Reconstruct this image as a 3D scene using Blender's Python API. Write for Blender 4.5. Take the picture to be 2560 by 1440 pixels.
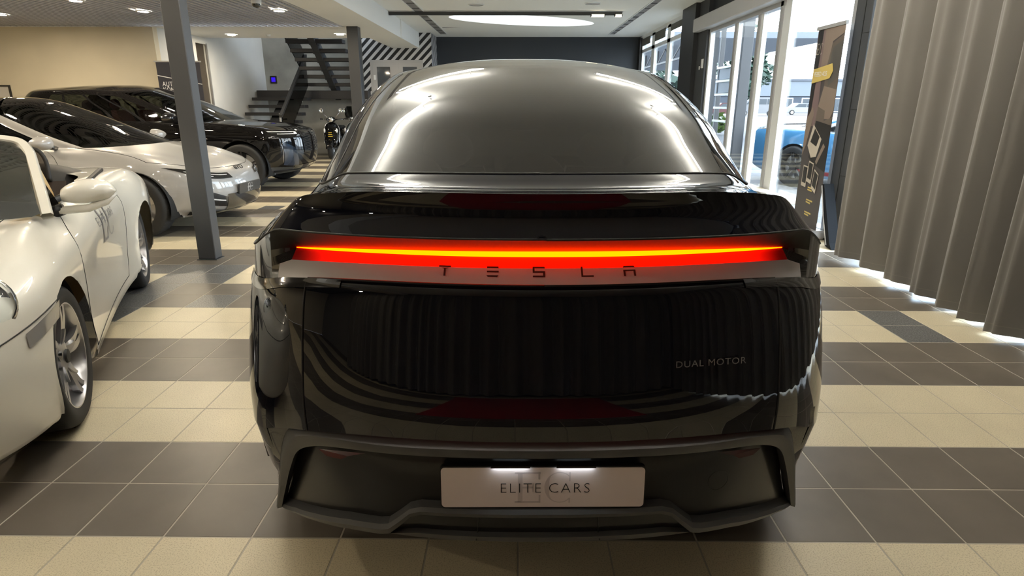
import bpy, math, random
from mathutils import Vector, Matrix
for o in list(bpy.data.objects): bpy.data.objects.remove(o, do_unlink=True)
S = bpy.context.scene
COL = S.collection
R = math.radians
random.seed(7)

# ------------------------------------------------------------------ camera
CAM_F, CAM_P, CAM_Y, CAM_R, CAM_H = 1523.436, .29447283, -.00928415, .00192383, 1.405
cd = bpy.data.cameras.new('camera'); cam = bpy.data.objects.new('camera', cd); COL.objects.link(cam)
cd.sensor_fit = 'HORIZONTAL'; cd.sensor_width = 36.0; cd.lens = 36.0*CAM_F/2560.0
cd.clip_start = .05; cd.clip_end = 400
_F = Vector((math.sin(CAM_Y)*math.cos(CAM_P), math.cos(CAM_Y)*math.cos(CAM_P), -math.sin(CAM_P)))
_r = Vector((math.cos(CAM_Y), -math.sin(CAM_Y), 0)); _u = _r.cross(_F)
_r2 = _r*math.cos(CAM_R)+_u*math.sin(CAM_R); _u2 = -_r*math.sin(CAM_R)+_u*math.cos(CAM_R)
m = Matrix((_r2, _u2, -_F)).transposed().to_4x4(); m.translation = Vector((0, 0, CAM_H))
cam.matrix_world = m
S.camera = cam
# ------------------------------------------------------------------ sky and exposure
S.view_settings.view_transform = 'Standard'; S.view_settings.look = 'None'
S.view_settings.gamma = 1; S.view_settings.use_curve_mapping = False
S.view_settings.exposure = 0.55
W = bpy.data.worlds.new('sky'); S.world = W; W.use_nodes = True
_n = W.node_tree.nodes; _l = W.node_tree.links; _bg = _n['Background']
_tc = _n.new('ShaderNodeTexCoord'); _mp = _n.new('ShaderNodeMapping'); _mp.inputs['Scale'].default_value = (1, 1, 2.5)
_nz = _n.new('ShaderNodeTexNoise'); _nz.inputs['Scale'].default_value = 2.2; _nz.inputs['Detail'].default_value = 5
_cr = _n.new('ShaderNodeValToRGB'); _cr.color_ramp.elements[0].color = (.62, .80, 1, 1); _cr.color_ramp.elements[1].color = (1, 1, 1, 1)
_cr.color_ramp.elements[0].position = .35; _cr.color_ramp.elements[1].position = .6
_l.new(_tc.outputs['Generated'], _mp.inputs['Vector']); _l.new(_mp.outputs[0], _nz.inputs['Vector'])
_l.new(_nz.outputs['Fac'], _cr.inputs[0]); _l.new(_cr.outputs[0], _bg.inputs['Color'])
_bg.inputs['Strength'].default_value = 8.5

LED = 50.0        # strength of the tubes over the dark car
DOWN = 470.0       # strength of the warm downlights

# ------------------------------------------------------------------ materials
MT = {}
def mat(name, col=(.5, .5, .5), rough=.5, metal=0, coat=0, coat_r=.03, spec=.5, emit=None, es=0, sheen=0, noise=None, bump=None, alpha=None):
    """noise=(scale, amount[, detail]) varies value; bump=(scale, strength, distance)"""
    m = bpy.data.materials.new(name); m.use_nodes = True
    nt = m.node_tree; b = nt.nodes['Principled BSDF']; L = nt.links
    b.inputs['Base Color'].default_value = (*col, 1); b.inputs['Roughness'].default_value = rough
    b.inputs['Metallic'].default_value = metal; b.inputs['Coat Weight'].default_value = coat
    b.inputs['Coat Roughness'].default_value = coat_r; b.inputs['Specular IOR Level'].default_value = spec
    b.inputs['Sheen Weight'].default_value = sheen
    if emit: b.inputs['Emission Color'].default_value = (*emit, 1); b.inputs['Emission Strength'].default_value = es
    if noise or bump:
        g = nt.nodes.new('ShaderNodeNewGeometry')
    if noise:
        n = nt.nodes.new('ShaderNodeTexNoise'); n.inputs['Scale'].default_value = noise[0]
        n.inputs['Detail'].default_value = noise[2] if len(noise) > 2 else 4
        L.new(g.outputs['Position'], n.inputs['Vector'])
        mr = nt.nodes.new('ShaderNodeMapRange'); mr.inputs[1].default_value = .3; mr.inputs[2].default_value = .7
        mr.inputs[3].default_value = 1-noise[1]; mr.inputs[4].default_value = 1+noise[1]; L.new(n.outputs['Fac'], mr.inputs[0])
        mx = nt.nodes.new('ShaderNodeMix'); mx.data_type = 'RGBA'; mx.blend_type = 'MULTIPLY'; mx.inputs[0].default_value = 1
        mx.inputs[6].default_value = (*col, 1); L.new(mr.outputs[0], mx.inputs[7]); L.new(mx.outputs[2], b.inputs['Base Color'])
    if bump:
        n2 = nt.nodes.new('ShaderNodeTexNoise'); n2.inputs['Scale'].default_value = bump[0]; n2.inputs['Detail'].default_value = 3
        L.new(g.outputs['Position'], n2.inputs['Vector'])
        bp = nt.nodes.new('ShaderNodeBump'); bp.inputs['Strength'].default_value = bump[1]; bp.inputs['Distance'].default_value = bump[2]
        L.new(n2.outputs['Fac'], bp.inputs['Height']); L.new(bp.outputs[0], b.inputs['Normal'])
    MT[name] = m
    return m
def mat_glass(name, tint=(.5, .5, .5), ior=1.5, rough=0.0, boost=1.0):
    m = bpy.data.materials.new(name); m.use_nodes = True; nt = m.node_tree; L = nt.links
    for n in list(nt.nodes): nt.nodes.remove(n)
    o = nt.nodes.new('ShaderNodeOutputMaterial'); t = nt.nodes.new('ShaderNodeBsdfTransparent'); t.inputs[0].default_value = (*tint, 1)
    g = nt.nodes.new('ShaderNodeBsdfGlossy'); g.inputs['Roughness'].default_value = rough; g.inputs[0].default_value = (1, 1, 1, 1)
    f = nt.nodes.new('ShaderNodeFresnel'); gg = nt.nodes.new('ShaderNodeNewGeometry'); mi = nt.nodes.new('ShaderNodeMapRange')
    mi.inputs[3].default_value = ior; mi.inputs[4].default_value = 1/ior; L.new(gg.outputs['Backfacing'], mi.inputs[0]); L.new(mi.outputs[0], f.inputs[0])
    mm = nt.nodes.new('ShaderNodeMath'); mm.operation = 'MULTIPLY'; mm.inputs[1].default_value = boost; mm.use_clamp = True
    x = nt.nodes.new('ShaderNodeMixShader'); L.new(f.outputs[0], mm.inputs[0]); L.new(mm.outputs[0], x.inputs[0])
    L.new(t.outputs[0], x.inputs[1]); L.new(g.outputs[0], x.inputs[2]); L.new(x.outputs[0], o.inputs[0])
    MT[name] = m
    return m
def mat_emit(name, col, s):
    m = bpy.data.materials.new(name); m.use_nodes = True; nt = m.node_tree
    b = nt.nodes['Principled BSDF']; b.inputs['Base Color'].default_value = (0, 0, 0, 1); b.inputs['Specular IOR Level'].default_value = 0
    b.inputs['Emission Color'].default_value = (*col, 1); b.inputs['Emission Strength'].default_value = s
    MT[name] = m
    return m
def mat_speckle(name, base, spots, scale=120, rough=.35, lo=.42, hi=.62):
    m = mat(name, base, rough); nt = m.node_tree; L = nt.links; b = nt.nodes['Principled BSDF']
    g = nt.nodes.new('ShaderNodeNewGeometry'); n = nt.nodes.new('ShaderNodeTexNoise'); n.inputs['Scale'].default_value = scale
    n.inputs['Detail'].default_value = 2; n.inputs['Roughness'].default_value = .7
    L.new(g.outputs['Position'], n.inputs['Vector']); c = nt.nodes.new('ShaderNodeValToRGB')
    c.color_ramp.elements[0].position = lo; c.color_ramp.elements[0].color = (*spots, 1)
    c.color_ramp.elements[1].position = hi; c.color_ramp.elements[1].color = (*base, 1)
    L.new(n.outputs['Fac'], c.inputs[0])
    n2 = nt.nodes.new('ShaderNodeTexNoise'); n2.inputs['Scale'].default_value = 2.5; L.new(g.outputs['Position'], n2.inputs['Vector'])
    mr = nt.nodes.new('ShaderNodeMapRange'); mr.inputs[1].default_value = .3; mr.inputs[2].default_value = .7; mr.inputs[3].default_value = .93; mr.inputs[4].default_value = 1.06
    L.new(n2.outputs['Fac'], mr.inputs[0]); mx = nt.nodes.new('ShaderNodeMix'); mx.data_type = 'RGBA'; mx.blend_type = 'MULTIPLY'; mx.inputs[0].default_value = 1
    L.new(c.outputs[0], mx.inputs[6]); L.new(mr.outputs[0], mx.inputs[7]); L.new(mx.outputs[2], b.inputs['Base Color'])
    return m

mat_speckle('tile_cream', (.66, .58, .41), (.47, .40, .27), 210, .38, .36, .50)
mat('tile_brown', (.122, .104, .083), .36, noise=(3.5, .14))
mat_speckle('tile_granite', (.20, .20, .195), (.055, .055, .055), 110, .33, .42, .62)
mat('grout', (.42, .38, .31), .8)
mat('wall_beige', (.68, .61, .46), .85, noise=(2.0, .03), bump=(140, .08, .002))
mat('wall_white', (.70, .70, .67), .8, noise=(1.3, .05))
mat('wall_concrete', (.36, .35, .31), .75, noise=(1.6, .22, 6))
mat('ceiling_white', (.78, .79, .78), .85)
mat('plenum', (.02, .02, .022), .9)
mat('raster', (.50, .505, .54), .5, metal=.0)
mat('wall_dark', (.022, .028, .036), .6)
mat('black_paint', (.018, .018, .018), .45)
mat('pillar_grey', (.050, .052, .056), .42, noise=(3, .05))
mat('frame_white', (.72, .74, .75), .4)
mat('frame_alu', (.42, .42, .42), .4, metal=.4)
mat('steel_dark', (.036, .039, .043), .6)
mat('curtain', (.128, .117, .102), .9, sheen=.25, bump=(900, .25, .0008))
mat('gloss_black', (.006, .006, .007), .12, coat=1)
mat('matte_plastic', (.066, .067, .070), .5)
mat('rubber', (.014, .014, .014), .75)
mat('chrome', (.75, .75, .76), .12, metal=1)
mat('alloy', (.46, .46, .47), .28, metal=.9)
mat('alloy_dark', (.04, .04, .042), .35, metal=.6)
mat('black', (.004, .004, .004), .6)
mat('white_gloss', (.86, .86, .85), .25)
mat('paint_midnight', (.0035, .0042, .0080), .6, coat=1, coat_r=.008, spec=.0)
mat('paint_white', (.80, .775, .69), .3, coat=1, coat_r=.02)
mat('paint_grey', (.35, .345, .335), .35, coat=1, coat_r=.02)
mat('paint_black', (.006, .0055, .0055), .6, coat=1, coat_r=.015, spec=0)
mat('paint_blue', (.030, .15, .30), .3, coat=1, coat_r=.03)
mat_glass('glass_clear', (.93, .96, .97), 1.45)
mat_glass('glass_smoke', (.045, .045, .04), 1.52, .0, 1.25)
mat_glass('glass_car', (.22, .24, .22), 1.52)
mat_glass('glass_dark', (.04, .045, .045), 1.5)
mat('red_mat', (.34, .012, .018), .7)
mat('lamp_red', (.07, .004, .004), .15, coat=1)

# ------------------------------------------------------------------ mesh helpers
def tag(o, label=None, cat=None, group=None, kind=None):
    if label: o['label'] = label
    if cat: o['category'] = cat
    if group: o['group'] = group
    if kind: o['kind'] = kind
    return o
def empty(name, loc=(0, 0, 0), rz=0, label=None, cat=None, group=None):
    o = bpy.data.objects.new(name, None); COL.objects.link(o); o.location = loc; o.rotation_euler = (0, 0, rz)
    o.empty_display_size = .1
    return tag(o, label, cat, group)
def link(name, me, parent=None):
    o = bpy.data.objects.new(name, me); COL.objects.link(o); o.parent = parent
    return o
def dup(o, parent=None, loc=None, rz=None):
    c = o.copy(); COL.objects.link(c); c.parent = parent
    if loc is not None: c.location = loc
    if rz is not None: c.rotation_euler = (0, 0, rz)
    for ch in list(o.children):
        k = ch.copy(); COL.objects.link(k); k.parent = c
        for g in list(ch.children):
            q = g.copy(); COL.objects.link(q); q.parent = k
    return c
class MB:
    def __init__(s): s.v = []; s.f = []; s.mi = []; s.cur = 0
    def add(s, vs, fs):
        b = len(s.v); s.v += [tuple(v) for v in vs]; s.f += [tuple(i+b for i in f) for f in fs]; s.mi += [s.cur]*len(fs); return s
    def box(s, x0, x1, y0, y1, z0, z1):
        return s.add([(x0, y0, z0), (x1, y0, z0), (x1, y1, z0), (x0, y1, z0), (x0, y0, z1), (x1, y0, z1), (x1, y1, z1), (x0, y1, z1)],
                     [(3, 2, 1, 0), (4, 5, 6, 7), (0, 1, 5, 4), (1, 2, 6, 5), (2, 3, 7, 6), (3, 0, 4, 7)])
    def bbox(s, x0, x1, y0, y1, z0, z1, b=.01):
        """box with chamfered edges"""
        def c(p, q): return [(p+b, q-b)]
        X = [x0, x0+b, x1-b, x1]; Y = [y0, y0+b, y1-b, y1]; Z = [z0, z0+b, z1-b, z1]
        V = []; ix = {}
        def P(i, j, k):
            if (i, j, k) not in ix: ix[(i, j, k)] = len(V); V.append((X[i], Y[j], Z[k]))
            return ix[(i, j, k)]
        F = []
        for k, d in ((0, -1), (3, 1)):
            q = [P(1, 1, k), P(2, 1, k), P(2, 2, k), P(1, 2, k)]; F.append(q if d > 0 else q[::-1])
        for j, d in ((0, -1), (3, 1)):
            q = [P(1, j, 1), P(2, j, 1), P(2, j, 2), P(1, j, 2)]; F.append(q if d < 0 else q[::-1])
        for i, d in ((0, -1), (3, 1)):
            q = [P(i, 1, 1), P(i, 2, 1), P(i, 2, 2), P(i, 1, 2)]; F.append(q if d > 0 else q[::-1])
        for j, jj in ((0, 1), (3, 2)):
            for k, kk in ((0, 1), (3, 2)): F.append([P(1, j, kk), P(2, j, kk), P(2, jj, k), P(1, jj, k)])
        for i, ii in ((0, 1), (3, 2)):
            for k, kk in ((0, 1), (3, 2)): F.append([P(i, 1, kk), P(i, 2, kk), P(ii, 2, k), P(ii, 1, k)])
            for j, jj in ((0, 1), (3, 2)): F.append([P(i, jj, 1), P(i, jj, 2), P(ii, j, 2), P(ii, j, 1)])
            for j, jj in ((0, 1), (3, 2)):
                for k, kk in ((0, 1), (3, 2)): F.append([P(i, jj, kk), P(ii, j, kk), P(ii, jj, k)])
        return s.add(V, F)
    def grid(s, rows, close_u=False, close_v=False, flip=False):
        n = len(rows); k = len(rows[0]); V = [p for r in rows for p in r]; F = []
        for i in range(n if close_u else n-1):
            for j in range(k if close_v else k-1):
                a = i*k+j; b = i*k+(j+1) % k; c = ((i+1) % n)*k+(j+1) % k; d = ((i+1) % n)*k+j
                F.append((a, d, c, b) if flip else (a, b, c, d))
        return s.add(V, F)
    def tube(s, pts, r, n=8, cap=True, closed=False):
        pts = [Vector(p) for p in pts]; rs = r if isinstance(r, (list, tuple)) else [r]*len(pts); rings = []
        up = None
        for i, p in enumerate(pts):
            a = pts[i-1] if (i or closed) else pts[0]; b = pts[(i+1) % len(pts)] if (i < len(pts)-1 or closed) else pts[-1]
            t = (b-a).normalized()
            if up is None: up = Vector((0, 0, 1)) if abs(t.z) < .9 else Vector((1, 0, 0))
            x = t.cross(up).normalized(); up = x.cross(t).normalized()
            rings.append([tuple(p+x*rs[i]*math.cos(2*math.pi*q/n)+up*rs[i]*math.sin(2*math.pi*q/n)) for q in range(n)])
        s.grid(rings, close_u=closed, close_v=True, flip=True)
        if cap and not closed:
            b = len(s.v); s.v += rings[0]+rings[-1]; s.f += [tuple(b+q for q in range(n)), tuple(b+n+q for q in range(n))[::-1]]; s.mi += [s.cur]*2
        return s
    def cyl(s, c, r, h, n=24, axis='z', r2=None):
        r2 = r if r2 is None else r2; c = Vector(c)
        def P(a, rr, t):
            u, v = rr*math.cos(a), rr*math.sin(a)
            return tuple(c+Vector({'z': (u, v, t), 'y': (v, t, u), 'x': (t, u, v)}[axis]))
        A = [2*math.pi*i/n for i in range(n)]
        V = [P(a, r, -h/2) for a in A]+[P(a, r2, h/2) for a in A]
        return s.add(V, [tuple(range(n))[::-1], tuple(range(n, 2*n))]+[(i, (i+1) % n, n+(i+1) % n, n+i) for i in range(n)])
    def lathe(s, prof, n=32, axis='z', c=(0, 0, 0), a0=0, a1=2*math.pi):
        """prof list of (r, h)"""
        full = abs(a1-a0-2*math.pi) < 1e-6; k = n if full else n+1; rows = []; c = Vector(c)
        for r_, h_ in prof:
            row = []
            for i in range(k):
                a = a0+(a1-a0)*i/n; u, v = r_*math.cos(a), r_*math.sin(a)
                row.append(tuple(c+Vector({'z': (u, v, h_), 'y': (v, h_, u), 'x': (h_, u, v)}[axis])))
            rows.append(row)
        return s.grid(rows, close_v=full)
    def prism(s, poly, fn, d0, d1):
        """poly 2d, fn(u, v, d)->xyz"""
        n = len(poly); V = [fn(u, v, d0) for u, v in poly]+[fn(u, v, d1) for u, v in poly]
        return s.add(V, [tuple(range(n))[::-1], tuple(range(n, 2*n))]+[(i, (i+1) % n, n+(i+1) % n, n+i) for i in range(n)])
    def ball(s, c, rx, ry=None, rz=None, n=20, m=12):
        ry = ry or rx; rz = rz or rx; rows = []
        for i in range(m+1):
            t = -math.pi/2+math.pi*i/m
            rows.append([(c[0]+rx*math.cos(t)*math.cos(2*math.pi*j/n), c[1]+ry*math.cos(t)*math.sin(2*math.pi*j/n), c[2]+rz*math.sin(t)) for j in range(n)])
        return s.grid(rows, close_v=True)
    def build(s, name, mats, parent=None, smooth=False, angle=None, fix=True):
        me = bpy.data.meshes.new(name); me.from_pydata(s.v, [], s.f)
        ml = mats if isinstance(mats, (list, tuple)) else [mats]
        for q in ml: me.materials.append(MT[q] if isinstance(q, str) else q)
        if len(ml) > 1: me.polygons.foreach_set('material_index', s.mi)
        if fix:
            import bmesh
            bm = bmesh.new(); bm.from_mesh(me); bmesh.ops.remove_doubles(bm, verts=bm.verts, dist=1e-5)
            bmesh.ops.recalc_face_normals(bm, faces=bm.faces); bm.to_mesh(me); bm.free()
        if smooth:
            me.polygons.foreach_set('use_smooth', [True]*len(me.polygons))
            if angle is not None: me.set_sharp_from_angle(angle=R(angle))
        me.update()
        return link(name, me, parent)
def B(name, m_, parent, *b):
    mb = MB(); mb.box(*b); return mb.build(name, m_, parent, fix=False)
def BB(name, m_, parent, *b, bev=.01):
    mb = MB(); mb.bbox(*b, b=bev); return mb.build(name, m_, parent)
def struct(o): o['kind'] = 'structure'; return o
def text_mesh(txt, size, ext=.001, align='CENTER', spacing=1.0, mirror=False, thin=0):
    cu = bpy.data.curves.new('t', 'FONT'); cu.body = txt; cu.size = size; cu.extrude = ext; cu.align_x = align; cu.align_y = 'CENTER'; cu.space_character = spacing
    cu.resolution_u = 3; cu.offset = thin
    o = bpy.data.objects.new('t', cu); COL.objects.link(o)
    dg = bpy.context.evaluated_depsgraph_get(); me = bpy.data.meshes.new_from_object(o.evaluated_get(dg))
    bpy.data.objects.remove(o); bpy.data.curves.remove(cu)
    if mirror:
        for v in me.vertices: v.co.x *= -1
        me.flip_normals()
    return me
def put_text(name, txt, size, m_, parent, loc, rot, sx=1, **k):
    me = text_mesh(txt, size, **k); me.materials.clear(); me.materials.append(MT[m_])
    o = link(name, me, parent); o.location = loc; o.rotation_euler = rot; o.scale = (sx, 1, 1)
    return o
def smooth01(a, b, x):
    t = min(1, max(0, (x-a)/(b-a))); return t*t*(3-2*t)
def lerp(a, b, t): return a+(b-a)*t
def interp(xs, ys, x):
    if x <= xs[0]: return ys[0]
    for i in range(len(xs)-1):
        if x <= xs[i+1]: return lerp(ys[i], ys[i+1], (x-xs[i])/(xs[i+1]-xs[i]))
    return ys[-1]
def cr(p0, p1, p2, p3, t):
    return tuple(.5*((2*b)+(c-a)*t+(2*a-5*b+4*c-d)*t*t+(-a+3*b-3*c+d)*t*t*t) for a, b, c, d in zip(p0, p1, p2, p3))
def spline(pts, n=6, closed=False):
    """Catmull-Rom through pts"""
    out = []; k = len(pts)
    for i in range(k if closed else k-1):
        g = (lambda q: pts[q % k]) if closed else (lambda q: pts[min(max(q, 0), k-1)])
        for j in range(n): out.append(cr(g(i-1), g(i), g(i+1), g(i+2), j/n))
    if not closed: out.append(tuple(pts[-1]))
    return out
# ------------------------------------------------------------------ floor
XW, ZC, ZL = 3.42, 3.18, 2.80           # window wall, main ceiling, lower ceiling
YB, YS, YT, YV = 12.6, 17.3, 17.9, 14.7   # beige wall, striped wall, stair wall, edge of stair void
YE, YR = 18.4, -4.2                     # dark end wall, wall behind the camera
TX0, TY0, TP = .0058, 1.7159, .3
floor = struct(B('floor', 'grout', None, -10.6, XW+.1, YR, YE+.1, -.12, -.0009))
def tile_kind(i, j):
    g = {(8, 7), (8, 6), (-8, 8), (-10, 7), (-10, 8), (-10, 9), (-11, 7), (-11, 8), (-11, 9), (-10, 10), (-9, 10), (-10, 11), (-9, 11), (-11, 11), (-12, 8), (7, 28), (-12, 22), (-9, 25)}
    if (i, j) in g: return 2
    return 1 if (j//2) % 2 == 0 else 0
def tile_box(mb, x, y, s=.2955, b=.0015):
    h = s/2
    mb.add([(x-h, y-h, -.02), (x+h, y-h, -.02), (x+h, y+h, -.02), (x-h, y+h, -.02), (x-h, y-h, -b), (x+h, y-h, -b), (x+h, y+h, -b), (x-h, y+h, -b),
            (x-h+b, y-h+b, 0), (x+h-b, y-h+b, 0), (x+h-b, y+h-b, 0), (x-h+b, y+h-b, 0)],
           [(0, 1, 5, 4), (1, 2, 6, 5), (2, 3, 7, 6), (3, 0, 4, 7), (4, 5, 9, 8), (5, 6, 10, 9), (6, 7, 11, 10), (7, 4, 8, 11), (8, 9, 10, 11)])
TM = ['tile_cream', 'tile_brown', 'tile_granite']; tile_me = []
for q in TM:
    mb = MB(); tile_box(mb, 0, 0); o = mb.build('tile', q, None, fix=False); tile_me.append(o.data); bpy.data.objects.remove(o)
cand = []
for i in range(-35, 12):
    for j in range(-20, 56):
        x = TX0+TP*(i+.5); y = TY0+TP*(j+.5)
        if x > XW-.1 or y > YE-.1 or x < -10.4: continue
        d = Vector((x, y, 0))-Vector((0, 0, CAM_H)); zc = d.dot(_F); vis = 0
        if zc > .3:
            px = 1280+CAM_F*d.dot(_r2)/zc; py = 720-CAM_F*d.dot(_u2)/zc
            if -100 < px < 2660 and 380 < py < 1540: vis = 1/zc**2*abs(d.z)/d.length
            if abs(x-.07) < .85 and 1.5 < y < 6: vis = 0
            if x > .9 and y > 6 and x < 2.6: vis *= .3
            if x < -2.3 and y < 4.6 and (x+3.2)*.9+(y-3.2)*.43 < .55: vis = 0
        cand.append((vis, i, j, x, y))
cand.sort(key=lambda c: -c[0])
for vis, i, j, x, y in cand[:300]:
    o = bpy.data.objects.new('floor_tile', tile_me[tile_kind(i, j)]); COL.objects.link(o); o.parent = floor; o.location = (x, y, 0)
mb = MB()
for vis, i, j, x, y in cand[300:]:
    mb.cur = tile_kind(i, j); tile_box(mb, x, y)
rest = mb.build('tile_field', TM, floor, fix=False); rest['kind'] = 'stuff'
o = B('red_floor_mat', 'red_mat', None, -1.05, 1.2, -3.0, -.55, .001, .008)
tag(o, 'flat dark red floor mat lying on the tiles behind the camera', 'mat')

# ------------------------------------------------------------------ walls
w = struct(B('wall_left', 'wall_beige', None, -10.75, -10.6, YR, YB+.15, 0, ZL+.6))
w = struct(B('wall_back_left', 'wall_beige', None, -10.6, -7.05, YB, YB+.15, 0, ZL+.6))
w = struct(empty('wall_stair_side'))
for b in ((-7.2, -7.05, YB+.15, 14.2, 0, 5), (-7.2, -7.05, 14.2, 14.68, 2.66, 5), (-7.2, -7.05, 14.68, YT, 0, 5)): B('wall_panel', 'wall_white', w, *b)
B('door_leaf', mat('door_brown', (.075, .06, .045), .5, noise=(3, .15)), w, -7.19, -7.12, 14.2, 14.68, 0, 2.66)
B('door_frame', 'frame_alu', w, -7.06, -7.03, 14.66, 14.69, 0, 2.68)
struct(B('wall_stair_back', 'wall_concrete', None, -7.2, -2.5, YT, YT+.15, 0, 5))
struct(B('wall_stair_right', 'wall_white', None, -4.16, -4.10, YS+.05, YT, 0, 5))
struct(B('ceiling_stair_void', 'ceiling_white', None, -7.2, -2.5, YV, YT+.15, 5, 5.1))
struct(B('wall_void_front', 'ceiling_white', None, -7.2, -2.6, YV-.1, YV, ZL+.02, 5))
# striped wall with painted diagonal stripes
ms = mat('painted_stripes', (.66, .66, .66), .7); nt = ms.node_tree; Lk = nt.links
g = nt.nodes.new('ShaderNodeNewGeometry'); sx = nt.nodes.new('ShaderNodeSeparateXYZ'); Lk.new(g.outputs['Position'], sx.inputs[0])
a1 = nt.nodes.new('ShaderNodeMath'); a1.operation = 'SUBTRACT'; Lk.new(sx.outputs['X'], a1.inputs[0]); Lk.new(sx.outputs['Z'], a1.inputs[1])
ay = nt.nodes.new('ShaderNodeMath'); ay.operation = 'ADD'; Lk.new(a1.outputs[0], ay.inputs[0]); Lk.new(sx.outputs['Y'], ay.inputs[1])
a2 = nt.nodes.new('ShaderNodeMath'); a2.operation = 'PINGPONG'; a2.inputs[1].default_value = .105; Lk.new(ay.outputs[0], a2.inputs[0])
a3 = nt.nodes.new('ShaderNodeMath'); a3.operation = 'GREATER_THAN'; a3.inputs[1].default_value = .055; Lk.new(a2.outputs[0], a3.inputs[0])
mx = nt.nodes.new('ShaderNodeMix'); mx.data_type = 'RGBA'; mx.inputs[6].default_value = (.015, .015, .017, 1); mx.inputs[7].default_value = (.62, .62, .62, 1)
Lk.new(a3.outputs[0], mx.inputs[0]); Lk.new(mx.outputs[2], nt.nodes['Principled BSDF'].inputs['Base Color'])
w = struct(empty('wall_striped'))
for b in ((-4.16, -3.97, YS, YS+.1, 0, 4), (-3.97, -2.55, YS, YS+.1, 2.5, 4), (-2.55, -2.31, YS, YE, 0, 4)): B('striped_panel', ms, w, *b)
dr = struct(empty('door_1'))
for b in ((-3.97, -3.90, YS-.01, YS+.08, 0, 2.5), (-2.62, -2.55, YS-.01, YS+.08, 0, 2.5), (-3.90, -2.62, YS-.01, YS+.08, 2.43, 2.5), (-3.34, -3.2, YS-.01, YS+.08, 0, 2.43)): B('door_frame', 'frame_alu', dr, *b)
for a, b in ((-3.9, -3.34), (-3.2, -2.62)):
    for bb in ((a, a+.1, 0, 2.43), (b-.1, b, 0, 2.43), (a+.1, b-.1, 2.33, 2.43), (a+.1, b-.1, 0, .12)):
        B('door_stile', 'frame_alu', dr, bb[0], bb[1], YS+.0, YS+.06, bb[2], bb[3])
    B('pane', mat('pane_office', (.10, .11, .12), .04, coat=1), dr, a+.1, b-.1, YS+.025, YS+.035, .12, 2.33)
B('door_handle', 'white_gloss', dr, -3.88, -3.83, YS-.05, YS, 2.0, 2.12)
struct(B('wall_end', 'wall_dark', None, -2.31, XW+.1, YE, YE+.15, 0, 4))
struct(B('wall_rear', mat('wall_rear_grey', (.22, .21, .19), .8), None, -10.6, XW+.1, YR-.15, YR, 0, 4))
o = B('loudspeaker', 'black', None, 1.80, 1.88, YE-.1, YE-.01, 2.34, 2.52); tag(o, 'small black wall box on the dark end wall, just above the car roof', 'speaker')

# ------------------------------------------------------------------ ceilings
c = struct(empty('ceiling'))
ex, ey, ea, eb, et = .12, 14.85, 1.75, .82, R(24)
def ell(t):
    u, v = ea*math.cos(t), eb*math.sin(t); return (ex+u*math.cos(et)-v*math.sin(et), ey+u*math.sin(et)+v*math.cos(et))
X0, X1, Y0, Y1 = ex-2, ex+2, ey-1.4, ey+1.4; NE = 64
mb = MB(); A = [2*math.pi*i/NE for i in range(NE)]; inner = [ell(t) for t in A]; outer = []
for (x, y) in inner:
    dx, dy = x-ex, y-ey; k = min((2/abs(dx)) if dx else 9e9, (1.4/abs(dy)) if dy else 9e9); outer.append((ex+dx*k, ey+dy*k))
mb.grid([[(x, y, ZC) for x, y in inner], [(x, y, ZC) for x, y in outer]], close_v=True)
for cxx, cyy in ((X0, Y0), (X1, Y0), (X1, Y1), (X0, Y1)):
    best = sorted(range(NE), key=lambda i: (outer[i][0]-cxx)**2+(outer[i][1]-cyy)**2)[:2]
    mb.add([(cxx, cyy, ZC), (*outer[best[0]], ZC), (*outer[best[1]], ZC)], [(0, 1, 2)])
for x0, x1, y0, y1 in ((-2.63, X0, YR, YE), (X1, XW, YR, YE), (X0, X1, YR, Y0), (X0, X1, Y1, YE)):
    mb.add([(x0, y0, ZC), (x1, y0, ZC), (x1, y1, ZC), (x0, y1, ZC)], [(0, 3, 2, 1)])
mb.build('ceiling_plane', 'ceiling_white', c, fix=False)
mb = MB(); mb.grid([[(x, y, ZC) for x, y in inner], [(x, y, ZC+.5) for x, y in inner]], close_v=True); mb.build('recess_wall', 'ceiling_white', c, smooth=True, fix=False)
mb = MB(); mb.add([(x, y, ZC+.5) for x, y in inner], [tuple(range(NE))]); mb.build('recess_glow_sheet', mat('recess_glow', (.5, .5, .5), .5, emit=(.88, .95, 1), es=2.2), c, fix=False)  # glowing sheet added on top of the recess to brighten the hall
B('ceiling_slab', 'plenum', c, -2.63, XW, YR, YE, ZC+.55, ZC+.6)
struct(B('beam', 'ceiling_white', None, -3.35, -2.63, YR, YS+.06, ZL, ZC+.3))
struct(B('ceiling_left', 'ceiling_white', None, -10.6, -3.35, YB, YV, ZL, ZL+.1))
struct(B('ceiling_plenum', 'plenum', None, -10.6, -3.35, YR, YB, ZL+.45, ZL+.5))
gr = struct(empty('ceiling_raster'))
sl = MB(); sl.box(-.034, .034, -4.6, YB-4.6-.0, ZL, ZL+.05)
first = None
x = -3.40
while x > -10.5:
    if first is None: mb = MB(); mb.box(-.024, .024, 4.0, YB, ZL, ZL+.055); first = mb.build('raster_slat', 'raster', gr, fix=False); first.location.x = x; me = first.data
    else: o = link('raster_slat', me, gr); o.location.x = x
    x -= .118
me = None; y = 4.1
while y < YB:
    if me is None: o = B('raster_cross_slat', 'raster', gr, -10.5, -3.37, -.009, .009, ZL+.012, ZL+.055); me = o.data
    else: o = link('raster_cross_slat', me, gr)
    o.location.y = y; y += .118
B('raster_edge', 'ceiling_white', gr, -10.6, -3.35, YB-.03, YB, ZL-.004, ZL+.05)
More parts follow.
